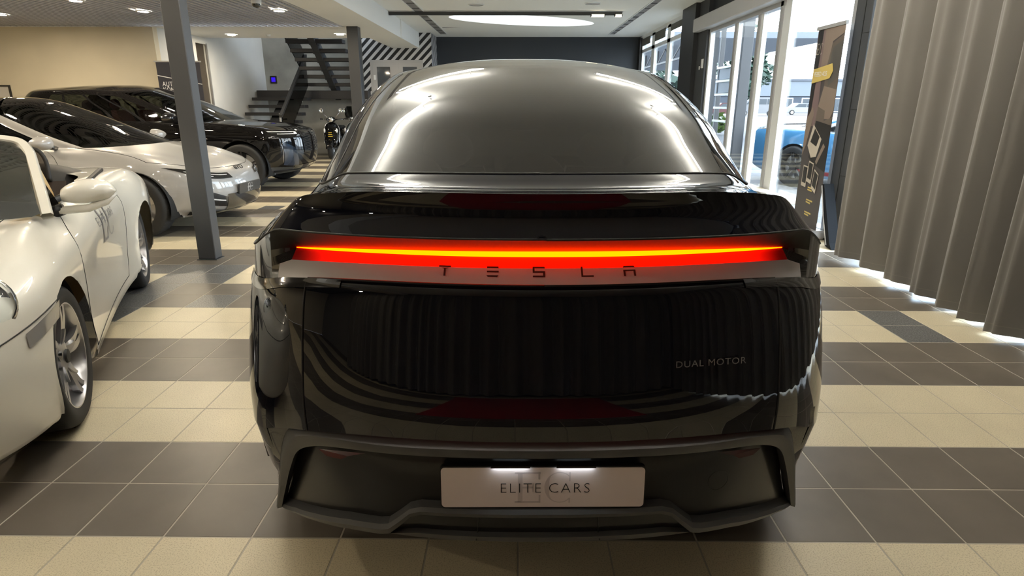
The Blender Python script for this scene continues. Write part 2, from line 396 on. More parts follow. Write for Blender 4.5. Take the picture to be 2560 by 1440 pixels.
for k, (x0, x1, n) in enumerate(((-2.10, -1.93, 'left'), (2.43, 2.56, 'right'))):
    v = empty('slot_diffuser', (0, 0, 0), 0, 'long white ceiling slot diffuser on the %s side of the oval recess' % n, 'air vent', 'ceiling slot diffusers')
    B('slot_frame', 'frame_white', v, x0-.02, x0, 6.5, 17.65, ZC-.012, ZC); B('slot_frame', 'frame_white', v, x1, x1+.02, 6.5, 17.65, ZC-.012, ZC)
    B('slot_inner', mat('slot_in', (.25, .25, .26), .8) if k == 0 else 'slot_in', v, x0, x1, 6.5, 17.65, ZC-.003, ZC+.02)
    y = 12.3
    while y < 17.5:
        B('slot_bridge', 'black_paint', v, x0+.02, x1, y, y+.05, ZC-.011, ZC-.004); y += .62
for x, y, n in ((-.80, 12.5, 'left'), (1.372, 12.35, 'right')):
    s_ = empty('ceiling_speaker', (x, y, ZC), 0, 'round white ceiling loudspeaker at the front, %s one' % n, 'speaker', 'ceiling loudspeakers')
    mb = MB(); mb.lathe([(0, -.008), (.125, -.008), (.14, -.004), (.14, 0)], 28); mb.build('grille', mat('grille', (.45, .46, .47), .7) if n == 'left' else 'grille', s_, smooth=True, angle=40)
    mb = MB(); mb.lathe([(.138, -.012), (.155, -.006), (.155, 0)], 28); mb.build('rim', 'frame_white', s_, smooth=True, angle=40)
t = empty('track_light', (0, 0, 0), 0, 'long black ceiling track with two lit heads near its right end', 'track light')
B('track', 'black_paint', t, -2.62, 2.08, 13.34, 13.40, ZC-.075, ZC-.014)
mat_emit('track_glow', (1, .86, .6), 5)
for x0, x1 in ((1.47, 1.72), (1.95, 2.07)):
    h_ = B('lamp_head', 'black_paint', t, x0-.02, x1+.02, 13.33, 13.41, ZC-.10, ZC-.06); B('lamp_glow', 'track_glow', h_, x0, x1, 13.322, 13.40, ZC-.105, ZC-.065)
# downlights of the lower ceiling
mat_emit('down_glow', (1, .85, .63), DOWN)
def downlight(x, y, lab):
    d = empty('downlight', (x, y, ZL), 0, lab, 'downlight', 'warm round downlights of the low ceiling')
    mb = MB(); mb.lathe([(.078, -.016), (.084, -.016), (.105, -.014), (.115, -.002)], 28); mb.build('trim_ring', 'frame_white', d, smooth=True, angle=40)
    mb = MB(); mb.add([(.078*math.cos(2*math.pi*i/20), .078*math.sin(2*math.pi*i/20), -.0165) for i in range(20)], [tuple(range(20))[::-1]]); mb.build('lamp_disc', 'down_glow', d, fix=False)
for x, y, lab in ((-5.97, 10.49, 'lit downlight in the raster ceiling just left of the near grey pillar'), (-6.31, 9.43, 'lit downlight cut by the top edge, left of the near grey pillar'),
                  (-3.77, 10.40, 'lit downlight in the raster ceiling beside the dome camera'), (-6.14, 13.97, 'lit downlight in the white ceiling strip near the stairwell wall'),
                  (-3.78, 13.87, 'lit downlight in the white ceiling strip touching the far pillar'), (-8.57, 10.87, 'lit downlight at the left edge of the raster ceiling')): downlight(x, y, lab)
for x, y, n in ((-8.5, 7.2, 'the rear of the pale saloon'), (-6.2, 6.9, 'the roof of the pale saloon'), (-4.0, 7.0, 'the nose of the pale saloon'), (-8.5, 3.8, 'the left wall, level with the convertible'), (-6.3, 3.6, 'the gap left of the convertible'), (-4.1, 3.4, 'the open cockpit of the convertible'),
                (-8.3, .5, 'the left wall, level with the camera'), (-5.2, .2, 'the floor left of the convertible nose'), (-4.0, -2, 'the floor behind the camera, left side')): downlight(x, y, 'lit raster ceiling downlight above '+n)
s_ = empty('smoke_detector', (-5.34, 13.96, ZL), 0, 'small white smoke detector on the white ceiling strip', 'detector')
mb = MB(); mb.lathe([(0, -.045), (.035, -.04), (.05, -.015), (.05, 0)], 20); mb.build('body', 'frame_white', s_, smooth=True, angle=40)
s_ = empty('dome_camera', (-3.71, 9.37, ZL), 0, 'white dome security camera under the raster ceiling', 'camera')
mb = MB(); mb.lathe([(.07, 0), (.07, -.05), (.062, -.06)], 24); mb.build('housing', 'frame_white', s_, smooth=True, angle=40)
mb = MB(); mb.lathe([(.06, -.055), (.055, -.085), (.035, -.105), (0, -.112)], 24); mb.build('dome', 'gloss_black', s_, smooth=True)

# ------------------------------------------------------------------ pillars
p = empty('pillar', (0, 0, 0), 0, 'dark grey square steel pillar in front of the parked cars', 'pillar'); p['kind'] = 'structure'
o = BB('pillar_shaft', 'pillar_grey', p, -2.973, -2.812, 5.486, 5.62, 0.006, ZL, bev=.006); B('pillar_foot', 'pillar_grey', p, -2.985, -2.80, 5.476, 5.63, 0, .006)
p = empty('pillar', (0, 0, 0), 0, 'dark grey steel pillar between the staircase and the striped wall', 'pillar'); p['kind'] = 'structure'
o = BB('pillar_shaft', 'pillar_grey', p, -3.28, -3.065, 12.5, 12.72, 0.006, ZL, bev=.006); B('pillar_foot', 'pillar_grey', p, -3.30, -3.05, 12.48, 12.74, 0, .006)

# ------------------------------------------------------------------ window wall on the right
st = struct(empty('wall_right'))
B('plinth', 'black_paint', st, XW, XW+.15, YR, YE, -.12, .06)
B('head_panel', 'wall_dark', st, XW, XW+.15, YR, 12.0, 2.90, ZC+.1)
B('head_panel', 'ceiling_white', st, XW, XW+.15, 13.2, YE, 3.12, ZC+.1)
B('column', 'black_paint', st, 3.26, XW+.15, 12.25, 13.2, 0, ZC)
B('column', 'steel_dark', st, 3.34, XW+.15, 11.68, 12.25, 0, ZC)
B('corner_post', 'black_paint', st, 3.36, XW+.1, 18.12, YE, 0, 3.14)
BB('pier', 'steel_dark', st, 3.30, XW+.12, 6.22, 6.52, 0, 3.1, bev=.004); B('pier_trim', 'frame_alu', st, 3.33, XW+.1, 6.53, 6.64, 0, 3.1)
B('pier_seam', 'black', st, 3.296, 3.302, 6.345, 6.355, 0, 3.1)
for z in (1.35, 2.05, .7): B('pier_joint', 'black', st, 3.297, 3.31, 6.22, 6.345, z, z+.006)
w = struct(empty('window_1'))      # far glazing
FW = 'frame_white'
for y0, y1 in ((13.2, 13.28), (14.80, 15.1), (16.45, 16.80), (18.02, 18.12)): B('mullion', FW, w, XW, XW+.04, y0, y1, 0, 3.12)
B('transom', FW, w, XW, XW+.1, 13.2, 18.12, 2.74, 2.82); B('transom', FW, w, XW, XW+.1, 13.2, 18.12, 0.06, .14); B('transom', FW, w, XW, XW+.1, 13.2, 18.12, 3.06, 3.12)
for y0, y1 in ((13.28, 14.80), (15.1, 16.45), (16.8, 18.02)):
    B('pane', 'glass_clear', w, XW+.04, XW+.046, y0, y1, .14, 2.74); B('pane', 'glass_clear', w, XW+.04, XW+.046, y0, y1, 2.82, 3.06)
for y0, y1, z in ((13.3, 14.7, 2.95), (15.22, 16.34, 2.88), (16.92, 18.0, 2.90)):
    o = B('roller_blind', mat('blind', (.10, .10, .085), .8) if 'blind' not in MT else 'blind', None, XW-.03, XW-.02, y0, y1, z, 3.08)
    tag(o, 'dark roller blind %s of the far window wall' % {13.3: 'nearest the black column', 15.22: 'in the middle bay', 16.92: 'in the farthest bay'}[y0], 'blind', 'roller blinds')
w = struct(empty('door_2'))        # sliding glass door
BB('operator_box', mat('operator', (.46, .46, .47), .45), w, 3.22, XW+.05, 8.28, 12.2, 2.66, 2.885, bev=.01)
for y0, y1, x0, z1, q in ((11.6, 11.68, 3.39, 2.66, FW), (10.27, 10.35, 3.385, 2.66, 'frame_alu'), (10.21, 10.27, 3.40, 2.66, FW), (9.30, 9.38, 3.385, 2.66, 'frame_alu'), (9.20, 9.30, 3.40, 2.66, FW), (8.50, 8.58, 3.37, 2.95, 'frame_alu'), (8.36, 8.50, 3.39, 2.95, FW)):
    B('door_stile', q, w, x0, XW+.045, y0, y1, .02, z1)
B('door_rail', 'frame_alu', w, 3.37, XW+.06, 8.46, 11.6, 2.60, 2.66); B('door_rail', FW, w, 3.37, XW+.06, 8.46, 11.6, 0, .09)
for y0, y1 in ((10.35, 11.6), (9.38, 10.21), (8.58, 9.20)): B('pane', 'glass_clear', w, XW, XW+.006, y0, y1, .09, 2.60)
w = struct(empty('window_2'))
for b in ((6.64, 6.70, 0, 2.95), (8.28, 8.36, 0, 2.95)): B('window_frame', FW, w, 3.39, XW+.05, *b)
B('window_frame', FW, w, 3.38, XW+.08, 6.7, 8.28, 0, .07); B('window_frame', FW, w, 3.38, XW+.08, 6.7, 8.28, 2.88, 2.95)
B('pane', 'glass_clear', w, XW+.02, XW+.026, 6.7, 8.28, .07, 2.88)
w = struct(empty('window_3'))      # glazing behind the curtain
y = 6.22
while y > -1.5:
    B('mullion', FW, w, 3.38, XW+.08, y-.06, y, 0.0, 2.95); B('pane', 'glass_clear', w, XW+.02, XW+.026, y-1.6, y-.06, .06, 2.9); y -= 1.6
B('window_frame', FW, w, 3.38, XW+.08, -1.78, 6.22, 0, .06)
B('light_block_panel', 'wall_dark', st, XW, XW+.15, YR, -1.78, .06, 2.9)  # unseen panel added to block light leaking past the curtain corner
o = empty('door_switch', (3.32, 11.79, 2.1), 0, 'small white door sensor switch on the black column', 'switch'); BB('body', 'white_gloss', o, 0, .03, -.05, .05, -.08, .08, bev=.008); B('key', 'white_gloss', o, -.004, .01, .12, .16, -.10, -.04)
o = empty('presence_sensor', (3.27, 8.9, 2.93), 0, 'black presence sensor above the sliding door', 'sensor'); BB('body', 'black', o, -.05, .10, -.12, .12, -.05, .06, bev=.02); B('lens', 'gloss_black', o, -.056, -.04, -.06, .06, -.045, -.01)
l = empty('window_ledge', (0, 0, 0), 0, 'low beige stone ledge under the window beside the roll-up banner', 'ledge')
BB('slab', mat('ledge_stone', (.62, .55, .42), .6, noise=(9, .12)), l, 3.12, 3.37, 7.35, 8.9, .24, .30, bev=.012); B('support', 'frame_alu', l, 3.16, 3.34, 7.45, 8.8, 0, .24)

# ------------------------------------------------------------------ curtain
def curtain(name, path, z0, z1, lab, ph):
    """path: point and normal along the rail; folds as waves"""
    c = empty(name, (0, 0, 0), 0, lab, 'curtain', 'grey curtains around the bay')
    (ax, ay), (bx, by) = path; Ln = math.hypot(bx-ax, by-ay); tx, ty = (bx-ax)/Ln, (by-ay)/Ln; nx, ny = ty, -tx
    n = int(Ln/.017); rows = []; zs = [z0, z0+.055, z0+.06, z0+.3, z0+.9, z0+1.6, z0+2.3, z1]
    rr = random.Random(ph); ph_l = []; acc = 0
    for i in range(n+1):
        s = Ln*i/n; w_ = 2*math.pi/(.345+.07*math.sin(s*2.3+ph)+.04*math.sin(s*5.1+2*ph)); acc += w_*Ln/n; ph_l.append(acc)
    for k, z in enumerate(zs):
        row = []
        for i in range(n+1):
            s = Ln*i/n; a = ph_l[i]
            amp = (.080+.022*math.sin(s*3.7+ph))*(1.0-.35*(z-z0)/(z1-z0)); q = math.sin(a)+.22*math.sin(2*a+1.3)+.12*math.sin(3.3*a)
            off = amp*q+.012*math.sin(s*1.1+z*1.7)
            sh = .02*math.sin(a+1.2)*(1-(z-z0)/(z1-z0))
            zz = z+(.012*math.sin(s*2.1+ph)+.006*math.sin(a)) if k < 3 else z
            row.append((ax+tx*(s+sh)+nx*off, ay+ty*(s+sh)+ny*off, zz))
        rows.append(row)
    mb = MB(); mb.grid(rows); o = mb.build('cloth', 'curtain', c, smooth=True)
    mb = MB(); mb.grid([[(x+nx*.0015, y+ny*.0015, z) for x, y, z in rows[1]], [(x+nx*.0015, y+ny*.0015, z) for x, y, z in rows[2]]]); mb.build('hem_seam', mat('hem', (.16, .145, .125), .95) if 'hem' not in MT else 'hem', c, smooth=True)
    B('curtain_rail', 'black_paint', c, *( (ax-.02, ax+.02, by, ay) if abs(tx) < .1 else (ax, bx, ay-.02, ay+.02)), z1, z1+.04)
    return c
curtain('curtain', ((3.06, 5.66), (3.06, -3.0)), .03, 3.1, 'heavy grey pleated curtain hanging along the window wall on the right', 1.0)
curtain('curtain', ((-5.6, -3.22), (3.3, -3.22)), .05, 3.1, 'heavy grey pleated curtain closing the bay behind the camera', 2.2)
# ------------------------------------------------------------------ LED tubes over the bay
mat_emit('led_tube', (1, .94, .83), LED)
ZT = 3.02
def tube_light(ax, ay, bx, by, lab):
    t = empty('led_tube', (0, 0, 0), 0, lab, 'tube light', 'linear tube lights over the dark car')
    a, b = Vector((ax, ay, ZT)), Vector((bx, by, ZT)); d = (b-a).normalized()
    mb = MB(); mb.tube([tuple(a+d*.03), tuple(b-d*.03)], .02, 10); mb.build('diffuser', 'led_tube', t, smooth=True, angle=60)
    for p in (a, b):
        mb = MB(); mb.tube([tuple(p+d*(.0 if p is a else -.03)), tuple(p+d*(.03 if p is a else 0))], .022, 10); mb.build('end_cap', 'frame_white', t, smooth=True, angle=60)
        q = p+d*(.2 if p is a else -.2); mb = MB(); mb.tube([(q.x, q.y, ZT+.02), (q.x, q.y, ZC)], .003, 5); mb.build('hanger', 'frame_alu', t)
for sg, n in ((1, 'right'), (-1, 'left')):
    for pts, lab in (((.63, 6.30, 1.93, 6.30), 'front crosswise tube light of the %s zigzag over the dark car'), ((1.95, 6.20, 1.22, 4.88), 'first slanting tube light of the %s zigzag, over the car bonnet'),
                     ((1.20, 4.74, 1.98, 3.40), 'second slanting tube light of the %s zigzag, over the car roof'), ((2.0, 3.28, 1.25, 1.96), 'third slanting tube light of the %s zigzag, beside the car tail'),
                     ((.38, 1.50, 1.32, 1.50), 'rear crosswise tube light of the %s zigzag, above the car tail')):
        ax, ay, bx, by = pts; tube_light(.25+sg*ax, ay, .25+sg*bx, by, lab % n)
# ------------------------------------------------------------------ car surface: stacked horizontal loops
class Surf:
    """half loops from rear centre (col 0) round the side to front centre; local y forward, rear at y=0"""
    def __init__(s, rows, sharp=(), sub=5, na=12, amax=.672, nt=12, ns=44, nf=18, post=None, lin=()):
        s.na, s.nt, s.ns, s.nf = na, nt, ns, nf
        key = [s.loop(r_, amax) for r_ in rows]
        if post: key = [[post(k, c, p) for c, p in enumerate(L)] for k, L in enumerate(key)]
        K = len(key); s.ri = [0]; g = [key[0]]
        for k in range(K-1):
            for q in range(1, sub+1):
                t = q/sub; L = []
                for c in range(len(key[0])):
                    p1, p2 = key[k][c], key[k+1][c]
                    p0 = key[k-1][c] if (k > 0 and k not in sharp) else tuple(2*a-b for a, b in zip(p1, p2))
                    p3 = key[k+2][c] if (k+2 < K and k+1 not in sharp) else tuple(2*b-a for a, b in zip(p1, p2))
                    L.append(cr(p0, p1, p2, p3, t) if k not in lin else tuple(lerp(a, b, t) for a, b in zip(p1, p2)))
                g.append(L)
            s.ri.append(len(g)-1)
        s.g = g; s.nc = len(g[0])
        s.cs = na+nt; s.cf = na+nt+ns           # first column of the side, of the front corner
    def loop(s, r, amax):
        P = []; n = r.get('n', 2.6); w = r['wr']; zs = r['zs'] if isinstance(r['zs'], tuple) else (r['zs'],)*3
        zr = r['zr'] if callable(r['zr']) else (lambda x, v=r['zr']: v)
        A = [amax*i/s.na for i in range(s.na)]
        t0 = math.asin(amax**(n/2))
        A += [math.sin(t0+(math.pi/2-t0)*i/s.nt)**(2/n) for i in range(s.nt)]
        for a in A:
            y = r['R']+r['L']*(1-max(0, 1-a**n)**(1/n)); gz = smooth01(r.get('b0', .72), 1, a)
            P.append((w*a, y, lerp(zr(w*a), zs[0], gz)))
        ya, yb = r['R']+r['L'], r['F']-r['Lf']
        for i in range(s.ns):
            t = i/s.ns; y = lerp(ya, yb, t)
            x = lerp(w, r['ws'], smooth01(0, .3, t)) if t < .5 else lerp(r['ws'], r['wf'], smooth01(.62, 1, t))
            z = lerp(zs[0], zs[1], smooth01(0, .5, t)) if t < .5 else lerp(zs[1], zs[2], smooth01(.5, 1, t))
            P.append((x, y, z))
        nf_ = r.get('nf', 2.6); zf = r['zf'] if callable(r['zf']) else (lambda x, v=r['zf']: v)
        for i in range(s.nf+1):
            t = math.pi/2*(1-i/s.nf); a = max(0, math.sin(t))**(2/nf_)
            P.append((r['wf']*a, r['F']-r['Lf']*(1-max(0, math.cos(t))**(2/nf_)), lerp(zf(r['wf']*a), zs[2], smooth01(r.get('bf', .55), 1, a))))
        return P
    def nrm(s, i, j):
        g = s.g; a = Vector(g[max(i-1, 0)][j]); b = Vector(g[min(i+1, len(g)-1)][j]); c = Vector(g[i][max(j-1, 0)]); d = Vector(g[i][min(j+1, s.nc-1)])
        n = (d-c).cross(b-a)
        return n.normalized() if n.length > 1e-9 else Vector((0, 0, 1))
    def patch(s, name, m_, parent, k0, k1, c0, c1, side=0, off=0, arches=(), keep=None, smooth=True, angle=38):
        i0 = s.ri[k0] if isinstance(k0, int) else int(round(k0*(s.ri[1]))); i1 = s.ri[k1] if isinstance(k1, int) else int(round(k1*(s.ri[1])))
        mb = MB()
        for sg in ((1, -1) if side == 0 else (side,)):
            V = {}; vs = []; fs = []
            def vid(i, j):
                if (i, j) not in V:
                    p = Vector(s.g[i][j])
                    if off: p = p+s.nrm(i, j)*off
                    if j == 0 or j == s.nc-1: p.x = 0
                    V[(i, j)] = len(vs); vs.append([p.x*sg, p.y, p.z])
                return V[(i, j)]
            for i in range(i0, i1):
                for j in range(c0, c1):
                    q = [(i, j), (i, j+1), (i+1, j+1), (i+1, j)]
                    if keep and not keep(i, j): continue
                    if arches:
                        ins = 0
                        for (i2, j2) in q:
                            p = s.g[i2][j2]
                            if abs(p[0]) > .5 and any((p[1]-ay)**2+max(0, p[2]-az)**2 < ar*ar for ay, az, ar in arches): ins += 1
                        if ins == 4: continue
                    fs.append([vid(*e) for e in q])
            for v in vs:
                for ay, az, ar in arches:
                    if abs(v[0]) > .5:
                        dy, dz = v[1]-ay, max(0, v[2]-az); d = math.hypot(dy, dz)
                        if d < ar:
                            v[1] = ay+dy*ar/max(d, 1e-6)
                            if dz > 0: v[2] = az+dz*ar/max(d, 1e-6)
            mb.add(vs, fs)
        return mb.build(name, m_, parent, smooth=smooth, angle=angle)
    def line(s, name, m_, parent, pts, r=.0025, side=0, off=0):
        """thin tube following grid points pts [(row, col)]"""
        mb = MB()
        for sg in ((1, -1) if side == 0 else (side,)):
            L = []
            for i, j in pts:
                p = Vector(s.g[i][j])+s.nrm(i, j)*off; L.append((p.x*sg, p.y, p.z))
            mb.tube(L, r, 5)
        return mb.build(name, m_, parent, smooth=True)
    def col_at_y(s, y, row):
        L = s.g[s.ri[row]]; return min(range(s.cs, s.cf), key=lambda j: abs(L[j][1]-y))
def arch_ring(name, m_, parent, surf_x, ay, az, ar, width=.05, depth=.10, side=1, a0=-12, a1=192, out=.006):
    """wheel-arch lip: a flat flange round the opening plus its inner return; surf_x(y,z) gives the body half width"""
    mb = MB(); rows = [[], [], []]; n = 30
    for i in range(n+1):
        a = R(a0+(a1-a0)*i/n); c, s_ = math.cos(a), math.sin(a)
        y0, z0 = ay+c*(ar+width), az+s_*(ar+width); y1, z1 = ay+c*ar, az+s_*ar
        rows[0].append((side*(surf_x(y0, z0)+.001), y0, z0)); rows[1].append((side*(surf_x(y1, z1)+out), y1, z1)); rows[2].append((side*(surf_x(y1, z1)-depth), y1, z1))
    mb.grid(rows); return mb.build(name, m_, parent, smooth=True, angle=35)
def wheel(root, name, x, y, r, w, side, spokes=5, style='twin', rim='alloy', rimr=.74, cap='alloy_dark', face=None, tread=True):
    """wheel whose outer face looks to side*x; returns the part, with tyre, rim, spokes as sub-parts"""
    t = empty(name); t.parent = root; t.location = (x, y, r); s_ = side; rr = r*rimr
    mb = MB(); o = w/2
    mb.lathe([(rr-.012, s_*(o-.004)), (rr+.006, s_*o), (r*.90, s_*(o+.006)), (r*.965, s_*(o-.008)), (r*.993, s_*(o-.03)), (r, s_*(o-.06)), (r, -s_*(o-.06)), (r*.99, -s_*(o-.03)), (r*.9, -s_*o), (rr, -s_*(o-.01))], 56, 'x')
    mb.build('tyre', 'rubber', t, smooth=True, angle=50)
    if tread:
        mb = MB()
        for k in range(44):
            a = 2*math.pi*k/44
            for q in (-1, 0, 1):
                b = a+.03*q
                c1, s1, c2, s2 = math.cos(b), math.sin(b), math.cos(b+.05), math.sin(b+.05); x0, x1 = (q-.42)*w*.27, (q+.42)*w*.27
                mb.add([(x0, c1*(r+.0015), s1*(r+.0015)), (x1, c1*(r+.0015), s1*(r+.0015)), (x1, c2*(r+.0015), s2*(r+.0015)), (x0, c2*(r+.0015), s2*(r+.0015))], [(0, 1, 2, 3)])
        e = mb.build('tread_blocks', mat('tread', (.022, .022, .022), .8) if 'tread' not in MT else 'tread', t, fix=False); e['kind'] = 'stuff'
    mb = MB(); mb.lathe([(rr, s_*(o-.002)), (rr-.014, s_*(o-.004)), (rr-.03, s_*(o-.035)), (rr-.035, -s_*o*.8)], 56, 'x'); mb.build('rim', rim, t, smooth=True, angle=50)
    mb = MB(); mb.lathe([(.035, s_*(o-.10)), (rr*.80, s_*(o-.10)), (rr*.80, s_*(o-.125)), (.035, s_*(o-.125))], 40, 'x'); mb.build('brake_disc', 'alloy', t, smooth=True, angle=40)
    mb = MB(); mb.box(*sorted((s_*(o-.15), s_*(o-.085))), -.06, .06, rr*.52, rr*.86); mb.build('brake_caliper', 'lamp_red' if style == 'turbo' else 'alloy_dark', t, fix=False)
    xo, xi = o-.012, o-.055
    def bar(mb, a, r0, r1, w0, w1, d0=0.0, d1=0.0, tw=0.0):
        n = 7; A = []; Bq = []; Cq = []; D = []
        for i in range(n+1):
            q = i/n; rad = lerp(r0, r1, q); aa = a+tw*math.sin(q*math.pi)*(1 if True else 0)+tw*q*.5; ww = lerp(w0, w1, q**.8)/2
            xx = lerp(xo-.028+d0, xo-d1, q**.7); c, s2 = math.cos(aa), math.sin(aa)
            A.append((s_*xx, rad*c-ww*s2, rad*s2+ww*c)); Bq.append((s_*xx, rad*c+ww*s2, rad*s2-ww*c))
            Cq.append((s_*(xx-.03), rad*c+ww*.7*s2, rad*s2-ww*.7*c)); D.append((s_*(xx-.03), rad*c-ww*.7*s2, rad*s2+ww*.7*c))
        mb.grid([A, Bq, Cq, D], close_u=True)
    for k in range(spokes):
        a = 2*math.pi*k/spokes+.35; mb = MB()
        if style == 'twin': bar(mb, a-.10, .05, rr-.01, .034, .022); bar(mb, a+.10, .05, rr-.01, .034, .022)
        elif style == 'turbo': bar(mb, a-.10, .04, rr-.01, .05, .020, tw=.16); bar(mb, a+.12, .04, rr-.01, .05, .026, tw=.16); bar(mb, a+.01, .04, rr*.5, .05, .012, tw=.1)
        elif style == 'blade':
            bar(mb, a, .05, rr-.01, .05, .075); bar(mb, a+.34, .05, rr-.01, .02, .02, tw=-.1)
        else: bar(mb, a, .05, rr-.01, .05, .04)
        mb.build('spoke', face or rim, t, smooth=True, angle=30)
    mb = MB(); mb.lathe([(.075, s_*(o-.06)), (.072, s_*(o-.035)), (.03, s_*(o-.026)), (0, s_*(o-.026))], 28, 'x'); mb.build('hub', face or rim, t, smooth=True, angle=40)
    mb = MB(); mb.lathe([(.033, s_*(o-.03)), (.030, s_*(o-.018)), (0, s_*(o-.016))], 20, 'x'); mb.build('centre_cap', cap, t, smooth=True, angle=40)
    return t
def wheel_well(root, x, y, z, r, side, depth=.32):
    mb = MB(); n = 24; rows = []
    for d in (0, depth):
        rows.append([(side*(x-d), y+r*math.cos(R(-20+220*i/n)), z+r*math.sin(R(-20+220*i/n))) for i in range(n+1)])
    mb.grid(rows); mb.add([rows[1][i] for i in range(n+1)], [tuple(range(n+1))]); return mb.build('wheel_well', 'black', root, smooth=True, angle=40)
def seat(root, x, y, z, m_, m2=None, w=.50, hb=.62, fwd=1, lean=.18, head=True, tilt=0):
    """car seat: cushion, backrest, headrest; fwd=+1 looks to +y"""
    s_ = empty('seat'); s_.parent = root; s_.location = (x, y, z)
    mb = MB(); prof = [(-.25*w/.5, .0), (-.25*w/.5, .10), (-.19*w/.5, .145), (-.12*w/.5, .115), (.12*w/.5, .115), (.19*w/.5, .145), (.25*w/.5, .10), (.25*w/.5, .0)]
    rows = [[(px_, fwd*yy, pz*k) for px_, pz in prof] for yy, k in ((-.26, .85), (-.1, .9), (.1, 1.0), (.22, 1.05), (.28, .8))]; mb.grid(rows, close_v=True); mb.add(rows[-1], [tuple(range(8))]); mb.build('cushion', m_, s_, smooth=True, angle=60)
    mb = MB(); rows = []
    for q in range(9):
        v = q/8; ww = w*(.50-.06*v-.10*max(0, v-.7)/.3); zz = .08+hb*v; yb = -.24-lean*v; d = .13-.05*v
        rows.append([(-ww, fwd*yb, zz), (-ww, fwd*(yb+d*1.15), zz), (-ww*.62, fwd*(yb+d*.75), zz), (ww*.62, fwd*(yb+d*.75), zz), (ww, fwd*(yb+d*1.15), zz), (ww, fwd*yb, zz)])
    mb.grid(rows, close_v=True); mb.add(rows[-1], [tuple(range(6))]); mb.build('backrest', m2 or m_, s_, smooth=True, angle=60)
    if head: mb = MB(); mb.ball((0, fwd*(-.24-lean*1.12), .08+hb+.09), .125*w/.5, .055, .095, 16, 10); mb.build('headrest', m2 or m_, s_, smooth=True)
    return s_

# ------------------------------------------------------------------ the dark car seen from behind
TC = empty('dark_car', (.066, 1.32, 0), R(1.0), 'glossy midnight dark car seen from behind with a lit red light bar', 'car')
Y0 = 1.32
def poly(z0, a, b): return lambda x: z0+a*x*x+b*x**4
def row(Rw, wr, L, n, zr, ws, zs, F, zf, wf=.84, Lf=1.0, nf=2.4, b0=.76): return dict(R=Rw-Y0, wr=wr, L=L, n=n, zr=zr, ws=ws, zs=zs, F=F, Lf=Lf, nf=nf, wf=wf, zf=zf, b0=b0)
z8 = poly(1.0525, .0044, -.1128)
def z7(x): return z8(x)-.0005-.0137*max(0, 1-(x/.67)**2)**.75
rowsT = [
    row(1.44, .88, .62, 2.6, .24, .90, (.20, .20, .20), 4.70, .18),                        # 0 floor pan
    row(1.385, .905, .64, 2.6, .34, .945, (.33, .33, .30), 4.76, .26),                      # 1 cladding top
    row(1.325, .915, .66, 2.6, poly(.606, .0389, -.2668), .965, (.50, .50, .46), 4.78, .36),   # 2 tailgate bottom
    row(1.330, .920, .68, 2.6, poly(.690, .03, -.20), .965, (.60, .60, .55), 4.79, .46),       # 3
    row(1.352, .915, .69, 2.6, poly(.820, .05, -.20), .955, (.74, .75, .66), 4.785, .56),      # 4
    row(1.370, .905, .69, 2.6, poly(.916, .06, -.22), .94, (.85, .86, .72), 4.76, .62),        # 5
    row(1.384, .898, .69, 2.6, poly(.968, .06, -.26), .93, (.905, .91, .76), 4.73, .66),        # 6 bevel
    row(1.400, .893, .69, 2.6, poly(.9855, .0416, -.20), .925, (.93, .935, .78), 4.70, .69),    # 7 tailgate top
    row(1.475, .860, .58, 2.6, z7, .922, (.95, .955, .80), 4.68, .71),                         # 8 shelf inner edge
    row(1.475, .860, .58, 2.6, z8, .918, (.96, .965, .81), 4.66, .73),                         # 9 lamp top
    row(1.360, .868, .67, 2.5, poly(1.1075, .0056, -.0625), .905, (1.005, .985, .83), 4.60, .78),  # 10 lower edge of upper panel
    row(1.386, .838, .65, 2.5, poly(1.158, .02, -.16), .885, (1.045, 1.0, .87), 4.40, .86),        # 11
    row(1.380, .790, .63, 2.5, poly(1.2085, .0424, -.32), .87, (1.085, 1.01, .91), 4.10, .93),     # 12 lip
    row(1.585, .755, .56, 2.5, poly(1.1905, .02, -.16), .86, (1.11, 1.02, .945), 3.92, .97),          # 13 deck
    row(1.70, .730, .52, 2.5, poly(1.2185, .0, -.1266), .85, (1.150, 1.03, .965), 3.76, .995),     # 14 glass bottom
    row(1.87, .722, .54, 2.5, poly(1.300, -.02, -.14), .82, (1.235, 1.16, 1.05), 3.58, 1.09),      # 15
    row(2.06, .712, .58, 2.5, poly(1.385, -.03, -.12), .79, (1.335, 1.29, 1.17), 3.38, 1.20),      # 16
    row(2.32, .690, .62, 2.5, poly(1.468, -.03, -.09), .74, (1.435, 1.42, 1.31), 3.10, 1.34),      # 17
    row(2.62, .640, .64, 2.5, poly(1.541, -.03, -.06), .67, (1.530, 1.53, 1.46), 2.80, 1.49),      # 18 rail
]
rail = rowsT[-1]
for k in range(1, 7):
    q = k/6; e = 1-(1-q)**2; e0 = dict(rail)
    e0['R'] = lerp(rail['R'], 2.13, q); e0['F'] = lerp(rail['F'], 2.20, q); e0['wr'] = lerp(.640, .02, q); e0['ws'] = lerp(.67, .02, q); e0['wf'] = lerp(.84*.70, .02, q)
    e0['L'] = lerp(.62, .03, q); e0['Lf'] = lerp(.4, .03, q); zb = 1.622
    e0['zr'] = (lambda x, v=lerp(1.541, zb, e), c=.03*(1-q): v-c*x*x); e0['zs'] = tuple(lerp(v, zb, e) for v in (1.530, 1.53, 1.46)); e0['zf'] = lerp(1.49, zb, e)
    rowsT.append(e0)
for k, wf in ((18, .56), (17, .62), (16, .67), (15, .71), (14, .75)): rowsT[k]['wf'] = wf; rowsT[k]['Lf'] = .45
for k in (11, 12, 13): rowsT[k]['wf'] = .80; rowsT[k]['Lf'] = .7
